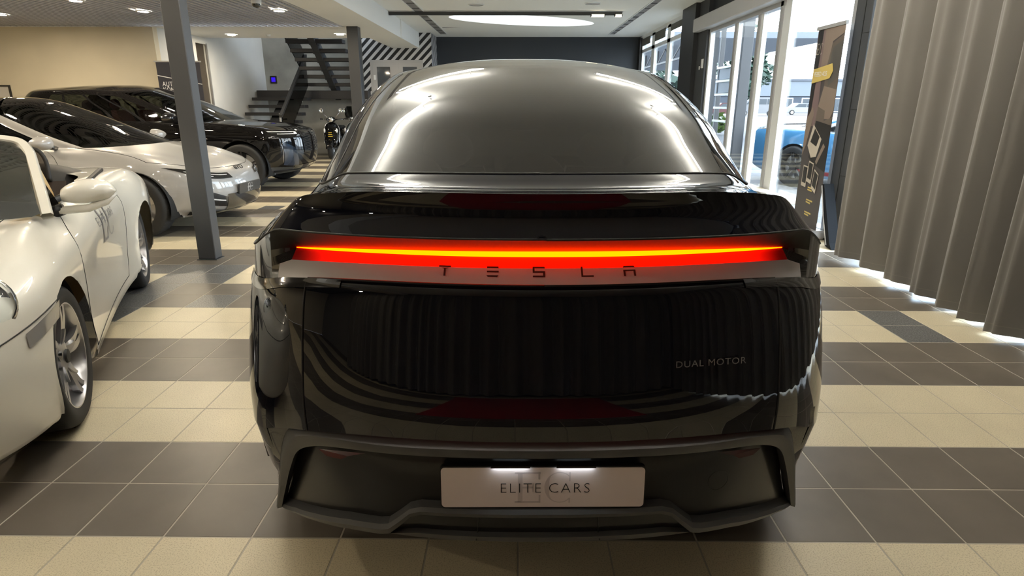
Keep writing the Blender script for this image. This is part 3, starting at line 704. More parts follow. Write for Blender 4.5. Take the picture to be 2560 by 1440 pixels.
def postT(k, c, p):
    # the lamp cavity closes towards the corners
    if k in (8, 9) and c <= 24+44:
        t = smooth01(.685, .735, p[0])
        if t > 0:
            a, b = postT.k7[c], postT.k10[c]; f = .45 if k == 8 else .62
            q = tuple(lerp(u, v, f) for u, v in zip(a, b)); p = tuple(lerp(u, v, t) for u, v in zip(p, q))
    return p
_tmp = Surf.__new__(Surf); _tmp.na, _tmp.nt, _tmp.ns, _tmp.nf = 24, 20, 44, 16
postT.k7 = _tmp.loop(rowsT[7], .672); postT.k10 = _tmp.loop(rowsT[10], .672)
def postT(k, c, p, k7=postT.k7, k10=postT.k10):
    if k in (8, 9):
        t = smooth01(.652, .694, p[0])
        if c >= 44: t = 1
        if t > 0:
            f = .45 if k == 8 else .62
            q = tuple(lerp(u, v, f) for u, v in zip(k7[c], k10[c])); p = tuple(lerp(u, v, t) for u, v in zip(p, q))
    return p
SF = Surf(rowsT, sharp=(1, 2, 7, 8, 9, 10, 12, 14), sub=5, na=24, nt=20, ns=44, nf=16, post=postT)
AR = ((.94, .355, .395), (3.83, .355, .395)); PM = 'paint_midnight'
mat('shelf_grey', (.66, .65, .67), .42); mat('bumper_gloss', (.010, .0098, .0105), .38, coat=.25, coat_r=.12, spec=.3)
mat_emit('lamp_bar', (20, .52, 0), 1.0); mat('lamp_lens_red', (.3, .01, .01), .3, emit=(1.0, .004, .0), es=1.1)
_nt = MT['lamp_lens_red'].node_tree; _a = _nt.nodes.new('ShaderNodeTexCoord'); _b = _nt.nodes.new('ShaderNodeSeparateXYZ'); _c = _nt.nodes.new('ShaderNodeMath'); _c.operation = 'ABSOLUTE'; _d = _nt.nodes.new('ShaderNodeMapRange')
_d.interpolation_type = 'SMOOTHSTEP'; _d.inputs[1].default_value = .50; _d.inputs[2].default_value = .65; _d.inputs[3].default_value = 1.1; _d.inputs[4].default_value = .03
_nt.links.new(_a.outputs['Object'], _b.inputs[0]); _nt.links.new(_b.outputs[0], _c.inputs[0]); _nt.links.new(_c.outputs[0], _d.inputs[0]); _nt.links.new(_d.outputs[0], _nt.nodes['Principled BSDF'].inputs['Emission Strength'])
TG = 24          # column of the tailgate edge
SF.patch('fender', PM, TC, 2, 10, TG, SF.nc-1, arches=AR, side=1, keep=lambda i, j: not (SF.ri[7] <= i < SF.ri[10] and j < 39))
SF.patch('fender', PM, TC, 2, 10, TG, SF.nc-1, arches=AR, side=-1, keep=lambda i, j: not (SF.ri[7] <= i < SF.ri[10] and j < 39))
SF.patch('rear_corner', PM, TC, 1, 2, 30, SF.nc-1, arches=AR, side=1)
SF.patch('rear_corner', PM, TC, 1, 2, 30, SF.nc-1, arches=AR, side=-1)
SF.patch('sill_cladding', 'matte_plastic', TC, 0, 1, 30, SF.nc-1, arches=AR, side=1)
SF.patch('sill_cladding', 'matte_plastic', TC, 0, 1, 30, SF.nc-1, arches=AR, side=-1)
tg = SF.patch('tailgate', PM, TC, 2, 7, 0, TG)
tg2 = SF.patch('tailgate_spoiler', PM, TC, 10, 14, 0, SF.nc-1)
lb = SF.patch('lamp_shelf', 'shelf_grey', TC, 7, 7.6, 0, TG+4)
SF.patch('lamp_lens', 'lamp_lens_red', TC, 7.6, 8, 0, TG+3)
for sg in (1, -1): SF.patch('lamp_end', 'gloss_black', TC, 7.6, 8, TG+3, TG+5, side=sg); SF.patch('lamp_end', 'gloss_black', TC, 7, 7.6, TG+4, TG+5, side=sg)
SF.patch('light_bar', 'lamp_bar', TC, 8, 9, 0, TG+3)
SF.patch('lamp_end', 'gloss_black', TC, 8, 9, TG+3, TG+5, side=1); SF.patch('lamp_end', 'gloss_black', TC, 8, 9, TG+3, TG+5, side=-1)
SF.patch('lamp_overhang', 'black', TC, 9, 10, 0, TG+5)
SF.patch('lamp_housing', 'gloss_black', TC, 7, 10, TG+5, 39, side=1)
SF.patch('lamp_housing', 'gloss_black', TC, 7, 10, TG+5, 39, side=-1)
SF.patch('lamp_lower_lobe', 'gloss_black', TC, 6, 7, 20, 38, off=.003, side=1)
SF.patch('lamp_lower_lobe', 'gloss_black', TC, 6, 7, 20, 38, off=.003, side=-1)
SF.patch('rear_window', 'glass_smoke', TC, 14, 18, 0, 31)
SF.patch('roof_pillar', PM, TC, 14, 18, 31, 50, side=1)
SF.patch('roof_pillar', PM, TC, 14, 18, 31, 50, side=-1)
SF.patch('side_glass', 'glass_dark', TC, 14, 17, 50, 82, side=1)
SF.patch('side_glass', 'glass_dark', TC, 14, 17, 50, 82, side=-1)
SF.patch('roof_rail', PM, TC, 17, 18, 50, 82, side=1)
SF.patch('roof_rail', PM, TC, 17, 18, 50, 82, side=-1)
SF.patch('windscreen_pillar', PM, TC, 14, 18, 82, 92, side=1)
SF.patch('windscreen_pillar', PM, TC, 14, 18, 82, 92, side=-1)
SF.patch('windscreen', 'glass_car', TC, 14, 18, 92, SF.nc-1)
SF.patch('glass_roof', 'glass_smoke', TC, 18, 24, 0, SF.nc-1)
SF.line('shut_line', 'black', TC, [(i, TG) for i in range(SF.ri[2], SF.ri[7]+1)], .0028, off=.0004, side=1)
SF.line('shut_line', 'black', TC, [(i, TG) for i in range(SF.ri[2], SF.ri[7]+1)], .0028, off=.0004, side=-1)
SF.line('shut_line', 'black', TC, [(SF.ri[7], j) for j in range(0, TG+1)], .0035)
SF.line('window_seal', 'black', TC, [(SF.ri[14], j) for j in range(0, 44)], .004)
SF.line('window_seal', 'black', TC, [(i, 31) for i in range(SF.ri[14], SF.ri[18]+1)], .003, side=1)
SF.line('window_seal', 'black', TC, [(i, 31) for i in range(SF.ri[14], SF.ri[18]+1)], .003, side=-1)
SF.line('spoiler_gap', 'black', TC, [(SF.ri[10], j) for j in range(0, 40)], .003)
# --- bumper pieces laid on the plan curve
def plan(x, Rw, w=.90, L=.68, n=2.6):
    a = min(abs(x)/w, .9995); return Rw-Y0+L*(1-(1-a**n)**(1/n))
def strip(name, m_, parent, rows, angle=40):
    """rows: list of polylines of (x, z, R)"""
    mb = MB(); mb.grid([[(x, plan(x, rr), z) for x, z, rr in L] for L in rows]); return mb.build(name, m_, parent, smooth=True, angle=angle)
def sym(pts): return [(-x, *q) for x, *q in reversed(pts) if x > 1e-6]+[(x, *q) for x, *q in pts]
def mono(pts, n=8): return spline([tuple(map(float, p)) for p in pts], n)
out_t = mono([(0, .602), (.2, .603), (.4, .599), (.53, .594), (.64, .575), (.70, .535), (.738, .45), (.762, .35), (.787, .25)])
mid_t = mono([(0, .586), (.2, .587), (.4, .583), (.53, .578), (.63, .560), (.688, .522), (.725, .445), (.752, .345), (.781, .247)])
in_t = mono([(0, .556), (.2, .556), (.4, .552), (.53, .545), (.61, .527), (.665, .49), (.70, .42), (.73, .34), (.764, .247)])
strip('bumper_trim', 'matte_plastic', TC, [sym([(x, z, 1.345) for x, z in out_t]), sym([(x, z, 1.318) for x, z in mid_t]), sym([(x, z-.004, 1.318) for x, z in [(lerp(a[0], b[0], .25), lerp(a[1], b[1], .25)) for a, b in zip(mid_t, in_t)]]), sym([(x, z, 1.332) for x, z in in_t]), sym([(x, z-.002, 1.380) for x, z in in_t])])
mb = MB()
for sg in (1, -1):
    Lc = []; Lr = []
    cz = sorted([SF.g[i][30] for i in range(SF.ri[0], SF.ri[2]+2)], key=lambda p: p[2])
    for x, z in [p for p in out_t if p[0] > .60]:
        Lc.append((sg*x, plan(x, 1.343), z)); zz = z+.004
        y_ = interp([p[2] for p in cz], [p[1] for p in cz], zz); x_ = interp([p[2] for p in cz], [p[0] for p in cz], zz); Lr.append((sg*(max(x_, x)+.012), max(y_, plan(x, 1.343))+.006, zz))
    mb = MB(); mb.grid([Lc, Lr]); mb.build('bumper_corner', PM, TC, smooth=True)
NB = len(in_t)
def pz(x): return interp([0, .34, .41, .764], [.40, .385, .325, .247], x)
bot = [(.764*i/(NB-1), pz(.764*i/(NB-1))) for i in range(NB)]
strip('bumper_panel', 'bumper_gloss', TC, [sym([(lerp(a[0], b[0], q), lerp(a[1], b[1], q)+.006*(1-q), rr) for a, b in zip(in_t, bot)]) for q, rr in ((0, 1.388), (.12, 1.378), (.3, 1.372), (.5, 1.370), (.75, 1.368), (1, 1.366))])
lip = [(0, .400), (.16, .400), (.315, .398), (.345, .388), (.375, .360), (.405, .334), (.43, .328), (.52, .322), (.63, .302), (.70, .285), (.775, .252)]
lip = [(lerp(a[0], b[0], q/4), lerp(a[1], b[1], q/4)) for a, b in zip(lip, lip[1:]) for q in range(4)]+[lip[-1]]
def lt(x): return interp([0, .33, .41, .55, .765], [.026, .026, .034, .032, .018], x)
strip('bumper_lip', 'matte_plastic', TC, [sym([(x, z+.004, 1.372) for x, z in lip]), sym([(x, z, 1.340) for x, z in lip]), sym([(x, z-lt(x)*.35, 1.332) for x, z in lip]), sym([(x, z-lt(x), 1.342) for x, z in lip]), sym([(x, z-lt(x)-.004, 1.39) for x, z in lip])], angle=25)
df = [lerp(0, .74, i/40) for i in range(41)]
def dt(x): return interp([0, .33, .41, .6, .765], [.374, .37, .305, .283, .25], x)
def db(x): return interp([0, .2, .41, .6, .765], [.288, .290, .290, .272, .245], x)
strip('diffuser', 'bumper_gloss', TC, [sym([(x, dt(x), 1.36) for x in df]), sym([(x, lerp(dt(x), db(x), .75), 1.368) for x in df])])
strip('diffuser_edge', 'matte_plastic', TC, [sym([(x, lerp(dt(x), db(x), .75), 1.368) for x in df]), sym([(x, lerp(dt(x), db(x), .8), 1.352) for x in df]), sym([(x, db(x), 1.356) for x in df]), sym([(x, db(x)-.006, 1.42) for x in df]), sym([(x, db(x)-.01, 1.9) for x in df])], angle=25)
for x in (-.165, .15):
    mb = MB(); mb.tube([(x, plan(x, 1.359), .372), (x*1.02, plan(x, 1.366), .31), (x*1.04, plan(x, 1.352), .294)], .0016, 5); mb.build('diffuser_seam', 'black', TC)
mb = MB(); mb.tube([(.478+.030*math.cos(a), plan(.478, 1.363)+.03*.12*math.cos(a)*2.4, .435+.030*math.sin(a)) for a in [2*math.pi*i/28 for i in range(28)]], .0009, 4, closed=True); mb.build('tow_eye_cover', 'black', TC)
for sg in (1, -1):
    mb = MB(); mb.add([(sg*x, plan(x, rr), z) for x, z, rr in ((.46, .530, 1.352), (.60, .510, 1.352), (.575, .497, 1.350), (.53, .500, 1.348), (.51, .514, 1.348))], [(0, 1, 2, 3, 4)]); mb.build('reflector', 'lamp_red', TC)
# --- number plate
pl = empty('number_plate'); pl.parent = TC; pl.location = (.002, 1.346-Y0, .464); pl.rotation_euler = (R(-3), 0, 0)
def rrect(w, h, r, n=5):
    P = []
    for cx_, cy_, a in ((w/2-r, h/2-r, 0), (-w/2+r, h/2-r, 90), (-w/2+r, -h/2+r, 180), (w/2-r, -h/2+r, 270)):
        P += [(cx_+r*math.cos(R(a+90*i/n)), cy_+r*math.sin(R(a+90*i/n))) for i in range(n+1)]
    return P
mb = MB(); mb.prism(rrect(.526, .119, .012), lambda u, v, d: (u, d, v), .001, .016); mb.build('plate_holder', 'black', pl)
mb = MB(); mb.prism(rrect(.520, .112, .010), lambda u, v, d: (u, d, v), -.001, .001); mb.build('plate_face', mat('plate_white', (.72, .63, .62), .22, coat=.4), pl)
for t_, x_, al in (('ELITE', -.003, 'RIGHT'), ('CARS', .013, 'LEFT')): put_text('plate_lettering', t_, .0405, 'black', pl, (x_, -.0016, -.003), (R(90), 0, 0), spacing=1.17, ext=.0003, thin=-.0009, align=al)
# thin the lettering of the plate with a serif monogram behind it
mat('monogram', (.50, .43, .43), .4)
def serif_E(mb, x, z, h, w):
    t = h*.06
    for b in ((x+w*.12, x+w*.30, z+t*.3, z+h-t*.3), (x, x+w, z, z+t), (x, x+w, z+h-t, z+h), (x+w*.3, x+w*.72, z+h*.47, z+h*.53), (x+w*.68, x+w*.74, z+h*.36, z+h*.64), (x+w*.93, x+w, z, z+h*.26), (x+w*.91, x+w*.98, z+h*.76, z+h)): mb.box(b[0], b[1], -.0013, -.0010, b[2], b[3])
def serif_C(mb, x, z, h, w):
    n = 26; cx_, cz_ = x+w*.5, z+h*.5
    O = []; I = []
    for i in range(n+1):
        a = R(48+264*i/n); O.append((cx_+w*.5*math.cos(a), -.0011, cz_+h*.5*math.sin(a))); k = .36+.17*abs(math.sin(a))**1.5; k2 = .47
        I.append((cx_+w*(k-.03)*math.cos(a), -.0011, cz_+h*k2*math.sin(a)))
    mb.grid([O, I]); mb.box(x+w*.80, x+w*.85, -.0013, -.0010, z+h*.70, z+h*1.0)
    mb.box(x+w*.80, x+w*.85, -.0013, -.0010, z, z+h*.16)
mb = MB(); serif_E(mb, -.072, -.044, .088, .066); serif_C(mb, .004, -.044, .088, .078); mb.build('monogram', 'monogram', pl)
mat_emit('plate_glow', (.85, .95, 1), 9)
for x in (-.083, .083): lp_ = B('plate_lamp', 'black', pl, x-.05, x+.05, -.012, .004, .0605, .066); B('lamp_glow', 'plate_glow', lp_, x-.045, x+.045, -.010, .002, .0598, .0606)
# --- lettering on the lamp shelf and tailgate badge
def shelf_pt(x, v): # v 0 front edge .. 1 inner edge
    a = Vector((x, plan(x, 1.400, .893, .69), rowsT[7]['zr'](x))); b = Vector((x, plan(x, 1.475, .860, .58), z7(x))); return a.lerp(b, v)+Vector((0, -.001, .0016))
def glyph(name, x0, w, polys):
    mb = MB()
    for P in polys: mb.add([tuple(shelf_pt(x0+(u-.5)*w, .28+.36*v)) for u, v in P], [tuple(range(len(P)))])
    return mb.build(name, mat('letter_dark', (.03, .026, .028), .4) if 'letter_dark' not in MT else 'letter_dark', lb)
q_ = lambda u0, u1, v0, v1: [(u0, v0), (u1, v0), (u1, v1), (u0, v1)]
LT = [[q_(0, 1, .84, 1), [(.42, 0), (.58, 0), (.58, .68), (.80, .78), (.20, .78), (.42, .68)]],
      [q_(.05, 1, .84, 1), q_(.05, 1, .42, .58), [(.0, .16), (.12, 0), (.88, 0), (1, .16)]],
      [q_(.0, 1, .84, 1), q_(0, .16, .42, .84), q_(0, 1, .42, .58), q_(.84, 1, .16, .42), q_(0, 1, 0, .16)],
      [q_(0, .16, 0, 1), q_(.16, 1, 0, .16)],
      [[(0, .84), (1, .84), (.92, 1), (.08, 1)], q_(0, .16, 0, .62), q_(.84, 1, 0, .62), q_(.16, .84, .48, .62)]]
for x, P in zip((-.242, -.125, -.012, .106, .210), LT): glyph('raised_letter', x, .030, P)
bd = put_text('tailgate_badge', 'DUAL MOTOR', .0235, 'chrome', TC, (.412, plan(.412, 1.348, .916, .686)-.003, .795), (R(81), 0, R(9)), sx=1.12, ext=.0018, spacing=1.12)
mb = MB(); mb.tube([(-.01+.011*math.cos(R(a)), 1.3597-Y0, 1.108+.008*math.sin(R(a))+.0) for a in range(20, 161, 14)], .0012, 5); mb.build('camera_dome', 'gloss_black', TC)
# --- wheels and cabin
for yy, nm in ((.94, 'rear'), (3.83, 'front')):
    for sg in (1, -1):
        wheel(TC, 'wheel', sg*.815, yy, .352, .255, sg, 5, 'twin', 'alloy_dark', .72); wheel_well(TC, .93, yy, .355, .40, sg)
mat('cabin_dark', (.012, .012, .013), .6)
B('cabin_floor', 'black', TC, -.78, .78, .35, 3.4, .30, .34)
B('parcel_shelf', 'cabin_dark', TC, -.55, .55, .45, .95, .92, .94)
mb = MB(); mb.bbox(-.70, .70, 3.05, 3.45, .70, .93, b=.05); mb.build('dashboard', 'cabin_dark', TC, smooth=True, angle=40)
BB('centre_screen', 'gloss_black', TC, -.18, .18, 2.98, 3.0, .84, 1.05, bev=.004)
for x in (-.38, .38): seat(TC, x, 2.2, .38, 'cabin_dark', hb=.64); 
for x in (-.42, 0, .42): seat(TC, x, 1.25, .40, 'cabin_dark', w=.46, hb=.58)
for sg in (1, -1):
    mm = empty('door_mirror'); mm.parent = TC; mb = MB(); mb.ball((sg*1.0, 3.08, 1.04), .11, .06, .075, 16, 10); mb.build('mirror_shell', PM, mm, smooth=True)
    mb = MB(); mb.tube([(sg*.86, 3.10, .99), (sg*.95, 3.09, 1.01)], .025, 8); mb.build('mirror_arm', 'matte_plastic', mm, smooth=True)
# ------------------------------------------------------------------ the other cars
def crow(Rr, wr, zr, ws, zs, F, wf, Lf, zf, L=.6, n=2.6, nf=2.5, bf=.45): return dict(R=Rr, wr=wr, zr=zr, ws=ws, zs=zs, F=F, wf=wf, Lf=Lf, zf=zf, L=L, n=n, nf=nf, bf=bf, b0=.5)
def dome(rows, top, yc, n=5):
    r0 = rows[-1]; zs = r0['zs'] if isinstance(r0['zs'], tuple) else (r0['zs'],)*3
    for k in range(1, n+1):
        q = k/n; e = 1-(1-q)**2; d = dict(r0)
        for a, v in (('R', yc-.1), ('F', yc+.1), ('wr', .02), ('ws', .02), ('wf', .02), ('L', .03), ('Lf', .03)): d[a] = lerp(r0[a], v, q)
        d['zr'] = lerp(r0['zr'], top, e); d['zf'] = lerp(r0['zf'], top, e); d['zs'] = tuple(lerp(v, top, e) for v in zs); rows.append(d)
    return rows
CK = dict(na=8, nt=10, ns=48, nf=20)
def on(s, row, col, side=1, off=0.0):
    i = int(round(row*s.ri[1])); p = Vector(s.g[i][col])+s.nrm(i, col)*off; return Vector((p.x*side, p.y, p.z))
def facet(s, name, m_, root, corners, side=1, off=.004, n=10):
    """patch on the surface inside the quad of (row, col) corners, bilinear, so edges may run diagonally"""
    def smp(r_, c_):
        r_ = min(max(r_*s.ri[1], 0), len(s.g)-1.001); c_ = min(max(c_, 0), s.nc-1.001); i, j = int(r_), int(c_); a, b = r_-i, c_-j
        P = [Vector(s.g[i+u][j+v]) for u in (0, 1) for v in (0, 1)]; N = s.nrm(i, j)
        p = P[0]*(1-a)*(1-b)+P[1]*(1-a)*b+P[2]*a*(1-b)+P[3]*a*b+N*off; return (p.x*side, p.y, p.z)
    (r0, c0), (r1, c1), (r2, c2), (r3, c3) = corners; rows = []
    for u in range(n+1):
        a = u/n; rows.append([smp(lerp(lerp(r0, r1, v/n), lerp(r3, r2, v/n), a), lerp(lerp(c0, c1, v/n), lerp(c3, c2, v/n), a)) for v in range(n+1)])
    mb = MB(); mb.grid(rows); return mb.build(name, m_, root, smooth=True)
def sline(s, name, m_, root, pts, side=1, r=.0025, off=.0005, n=8):
    P = []
    for (r0, c0), (r1, c1) in zip(pts, pts[1:]):
        for q in range(n+1):
            rr = lerp(r0, r1, q/n)*s.ri[1]; cc = lerp(c0, c1, q/n); i = min(int(rr), len(s.g)-2); j = min(int(cc), s.nc-2); a, b = rr-i, cc-j
            p = Vector(s.g[i][j])*(1-a)*(1-b)+Vector(s.g[i][j+1])*(1-a)*b+Vector(s.g[i+1][j])*a*(1-b)+Vector(s.g[i+1][j+1])*a*b+s.nrm(i, j)*off
            P.append((p.x*side, p.y, p.z))
    mb = MB(); mb.tube(P, r, 5); return mb.build(name, m_, root, smooth=True)
def std_body(s, root, paint, arches, belt=8, rail=11, end=16, pil=3, sg0=6, glass='glass_dark', wglass='glass_car', roof=None, clad=None):
    s.patch('body', paint, root, 1 if clad else 0, belt, 0, s.nc-1, arches=arches)
    if clad: s.patch('sill_cladding', clad, root, 0, 1, 0, s.nc-1, arches=arches)
    cs, cf = s.cs, s.cf
    for sg in (1, -1):
        s.patch('side_window', glass, root, belt, rail-1+.6, cs+sg0, cf-pil, side=sg)
        s.patch('window_rail', paint, root, rail-1+.6, rail, cs+sg0, cf-pil, side=sg)
        s.patch('windscreen_pillar', paint, root, belt, rail, cf-pil, cf+pil, side=sg)
        s.patch('rear_pillar', paint, root, belt, rail, cs-5, cs+sg0, side=sg)
        sline(s, 'window_trim', 'gloss_black', root, [(belt, cs+sg0), (belt, cf-pil)], sg, .006)
    s.patch('windscreen', wglass, root, belt, rail, cf+pil, s.nc-1); s.patch('rear_window', glass, root, belt, rail, 0, cs-5)
    s.patch('roof', roof or paint, root, rail, end, 0, s.nc-1)
def cabin(root, y0, y1, w, zf, m_, ysf, ysr, dash=None, hb=.6, rows=2):
    B('cabin_floor', 'black', root, -w, w, y0, y1, zf, zf+.03)
    mb = MB(); mb.bbox(-w*.94, w*.94, dash[0]-.3, dash[0], dash[1]-.25, dash[1], b=.05); mb.build('dashboard', 'cabin_dark', root, smooth=True, angle=40)
    mb = MB(); c = Vector((-.36, dash[0]-.40, dash[1]-.02)); mb.tube([tuple(c+Vector((.185*math.cos(a), -.07*math.sin(a), .17*math.sin(a)))) for a in [2*math.pi*i/24 for i in range(24)]], .014, 6, closed=True); mb.build('steering_wheel', 'cabin_dark', root, smooth=True)
    for x in (-.37, .37): seat(root, x, ysf, zf+.12, m_, hb=hb)
    if rows > 1:
        for x in (-.40, .40): seat(root, x, ysr, zf+.14, m_, w=.52, hb=hb*.94)
def mirror(root, c, sg, paint, s=1.0, arm=True):
    """door mirror: domed shell towards the front, dark glass behind"""
    t = empty('door_mirror'); t.parent = root; t.location = c; rows = []
    for i in range(11):
        q = i/10; a = math.pi/2*q; k = math.cos(a)**.6 if q < 1 else .02
        rows.append([(sg*s*(.005+.115*math.cos(b)*k*(1+.12*math.cos(b))), s*.10*math.sin(a), s*(.062*math.sin(b)*k*(1-.25*math.cos(b)))) for b in [2*math.pi*j/24 for j in range(24)]])
    mb = MB(); mb.grid(rows, close_v=True); mb.build('mirror_shell', paint, t, smooth=True)
    mb = MB(); mb.add([(p[0]*.97, -.002, p[2]*.97) for p in rows[0]], [tuple(range(24))]); mb.build('mirror_glass', 'chrome', t)
    if arm: mb = MB(); mb.tube([(-sg*.06*s, .03, -.03*s), (-sg*.15*s, .03, -.055*s)], [.028*s, .022*s], 8); mb.build('mirror_arm', 'gloss_black', t, smooth=True)
    return t
def surf_x(s, k0, k1):
    def f(y, z):
        best = None
        for i in range(s.ri[k0], s.ri[k1]):
            L = s.g[i]; j = min(range(s.cs, s.cf), key=lambda q: abs(L[q][1]-y)); d = abs(L[j][2]-z)
            if best is None or d < best[0]: best = (d, L[j][0])
        return best[1]
    return f

# --- grey-white saloon with the low nose (second row)
rows_s = dome([
    crow(.40, .84, .20, .86, .19, 4.54, .76, .8, .19), crow(.15, .88, .32, .915, .30, 4.68, .83, .82, .26), crow(.05, .90, .50, .935, .48, 4.73, .87, .85, .42), crow(0, .90, .70, .935, (.66, .66, .60), 4.72, .87, .85, .545),
    crow(.05, .88, .88, .92, (.84, .80, .705), 4.67, .86, .82, .645), crow(.12, .84, 1.0, .90, (.94, .88, .775), 4.56, .84, .76, .715), crow(.30, .80, 1.05, .88, (1.0, .93, .86), 4.28, .80, .6, .81), crow(.55, .76, 1.07, .86, (1.03, .955, .91), 3.95, .775, .5, .885),
    crow(.75, .73, 1.09, .84, (1.05, .975, .94), 3.66, .75, .46, .945), crow(1.05, .70, 1.2, .80, (1.12, 1.10, 1.05), 3.32, .71, .5, 1.08), crow(1.4, .66, 1.32, .74, (1.22, 1.24, 1.20), 2.95, .65, .55, 1.235), crow(1.75, .60, 1.41, .66, (1.36, 1.37, 1.345), 2.58, .57, .55, 1.37)], 1.46, 2.1)
BY = empty('pale_saloon', (-7.93, 7.47, 0), R(-92.5), 'pale grey saloon with low rounded nose, behind the near grey pillar', 'car')
sS = Surf(rows_s, sharp=(5, 8), sub=5, **CK); ARS = ((.99, .33, .372), (3.91, .33, .372))
std_body(sS, BY, 'paint_grey', ARS, pil=3, wglass='glass_car', roof='glass_smoke', glass='glass_dark')
fx = surf_x(sS, 0, 6); cf = sS.cf
for yy in (.99, 3.91):
    for sg in (1, -1):
        wheel(BY, 'wheel', sg*.80, yy, .338, .235, sg, 5, 'blade', 'alloy_dark', .72, face='alloy'); wheel_well(BY, .88, yy, .33, .378, sg)
for sg in (1, -1):
    hl = facet(sS, 'headlamp', 'gloss_black', BY, [(3.45, cf+10), (3.4, cf+17), (4.0, cf+16.5), (4.5, cf+5.0)], sg, .005)
    facet(sS, 'lamp_strip', mat('drl', (.75, .75, .75), .2) if 'drl' not in MT else 'drl', hl, [(3.95, cf+8.5), (3.75, cf+16), (3.81, cf+16), (4.05, cf+8)], sg, .009)
    facet(sS, 'lamp_lens', 'drl', hl, [(3.62, cf+10), (3.6, cf+13), (3.68, cf+13), (3.72, cf+10)], sg, .009)
    facet(sS, 'side_intake', 'gloss_black', BY, [(1.35, cf+9), (1.15, cf+16), (1.75, cf+15.5), (2.25, cf+11)], sg, .006)
    facet(sS, 'intake_fin', 'drl', BY, [(1.65, cf+11), (1.55, cf+14.5), (1.62, cf+14.5), (1.74, cf+11)], sg, .010)
    mirror(BY, (sg*.965, 3.06, 1.0), sg, 'paint_grey', 1.12)
    sline(sS, 'door_gap', 'black', BY, [(1.2, cf-10), (8, cf-11)], sg); sline(sS, 'bonnet_gap', 'black', BY, [(8, cf+1.0), (5.25, cf+4), (4.9, cf+12), (4.75, cf+20)], sg, .003)
    sline(sS, 'door_gap', 'black', BY, [(1.2, cf-27), (8, cf-28)], sg)
    facet(sS, 'door_handle', 'paint_grey', BY, [(5.6, cf-24), (5.6, cf-21), (5.8, cf-21), (5.8, cf-24)], sg, .008)
sS.patch('lower_grille', 'gloss_black', BY, .75, 1.9, cf+15, sS.nc-1, off=.008); sS.patch('front_splitter', 'gloss_black', BY, .3, .8, cf+8, sS.nc-1, off=.012)
p0 = on(sS, 4.35, sS.nc-1, 1, .006)
put_text('bonnet_lettering', 'BYD', .085, 'black', BY, (0, p0.y, p0.z), (R(52), 0, R(180)), ext=.002, sx=1.25)
def ec_plate(root, y, z, tilt):
    pl = empty('number_plate'); pl.parent = root; pl.location = (0, y, z); pl.rotation_euler = (R(tilt), 0, R(180))
    mb = MB(); mb.prism(rrect(.52, .115, .01), lambda u, v, d: (u, d, v), -.006, .012); mb.build('plate_face', mat('plate_dark', (.035, .037, .04), .3) if 'plate_dark' not in MT else 'plate_dark', pl)
    mb = MB(); serif_E(mb, -.055, -.046, .092, .05); serif_C(mb, .002, -.046, .092, .055); e = mb.build('monogram', mat('mono_white', (.6, .6, .6), .4) if 'mono_white' not in MT else 'mono_white', pl); e.location.y = -.006
    for t_, x_, al in (('ELITE', -.004, 'RIGHT'), ('CARS', .006, 'LEFT')): put_text('plate_lettering', t_, .026, 'mono_white', pl, (x_, -.0085, 0), (R(90), 0, 0), ext=.0004, align=al)
ec_plate(BY, 4.742, .455, 8)
cabin(BY, .6, 3.7, .76, .28, 'cabin_dark', 2.1, 1.2, dash=(3.35, .93), hb=.56)

# --- tall black electric SUV along the beige wall
rows_b = dome([
    crow(.40, .90, .25, .92, .24, 4.66, .86, .8, .25), crow(.12, .94, .42, .97, .38, 4.88, .90, .75, .36), crow(.03, .95, .6, .983, .58, 4.95, .91, .72, .55), crow(0, .95, .8, .975, .76, 4.95, .91, .68, .73),
    crow(.04, .93, .98, .96, (.96, .91, .87), 4.93, .90, .64, .87), crow(.10, .90, 1.1, .94, (1.07, 1.02, .975), 4.86, .88, .6, .965), crow(.18, .87, 1.18, .925, (1.13, 1.07, 1.035), 4.55, .85, .55, 1.045), crow(.25, .84, 1.22, .91, (1.16, 1.09, 1.075), 4.1, .82, .52, 1.095),
    crow(.3, .82, 1.25, .90, (1.18, 1.11, 1.10), 3.70, .78, .5, 1.125), crow(.38, .79, 1.38, .85, (1.31, 1.26, 1.24), 3.36, .75, .5, 1.28), crow(.34, .78, 1.5, .79, (1.44, 1.42, 1.40), 2.96, .70, .55, 1.45), crow(.46, .72, 1.60, .72, (1.57, 1.58, 1.56), 2.52, .64, .55, 1.595)], 1.69, 1.85)
BM = empty('black_suv', (-8.60, 11.02, 0), R(-90), 'tall black SUV with red seats parked along the beige wall', 'car')
sB = Surf(rows_b, sharp=(5, 8), sub=5, **CK); ARB = ((1.08, .38, .43), (4.08, .38, .43))
std_body(sB, BM, 'paint_black', ARB, pil=3, wglass='glass_car', glass='glass_car', clad='matte_plastic', sg0=2)
cfb = sB.cf
for yy in (1.08, 4.08):
    for sg in (1, -1):
        wheel(BM, 'wheel', sg*.84, yy, .378, .26, sg, 5, 'twin', 'alloy_dark', .74); wheel_well(BM, .93, yy, .38, .435, sg)
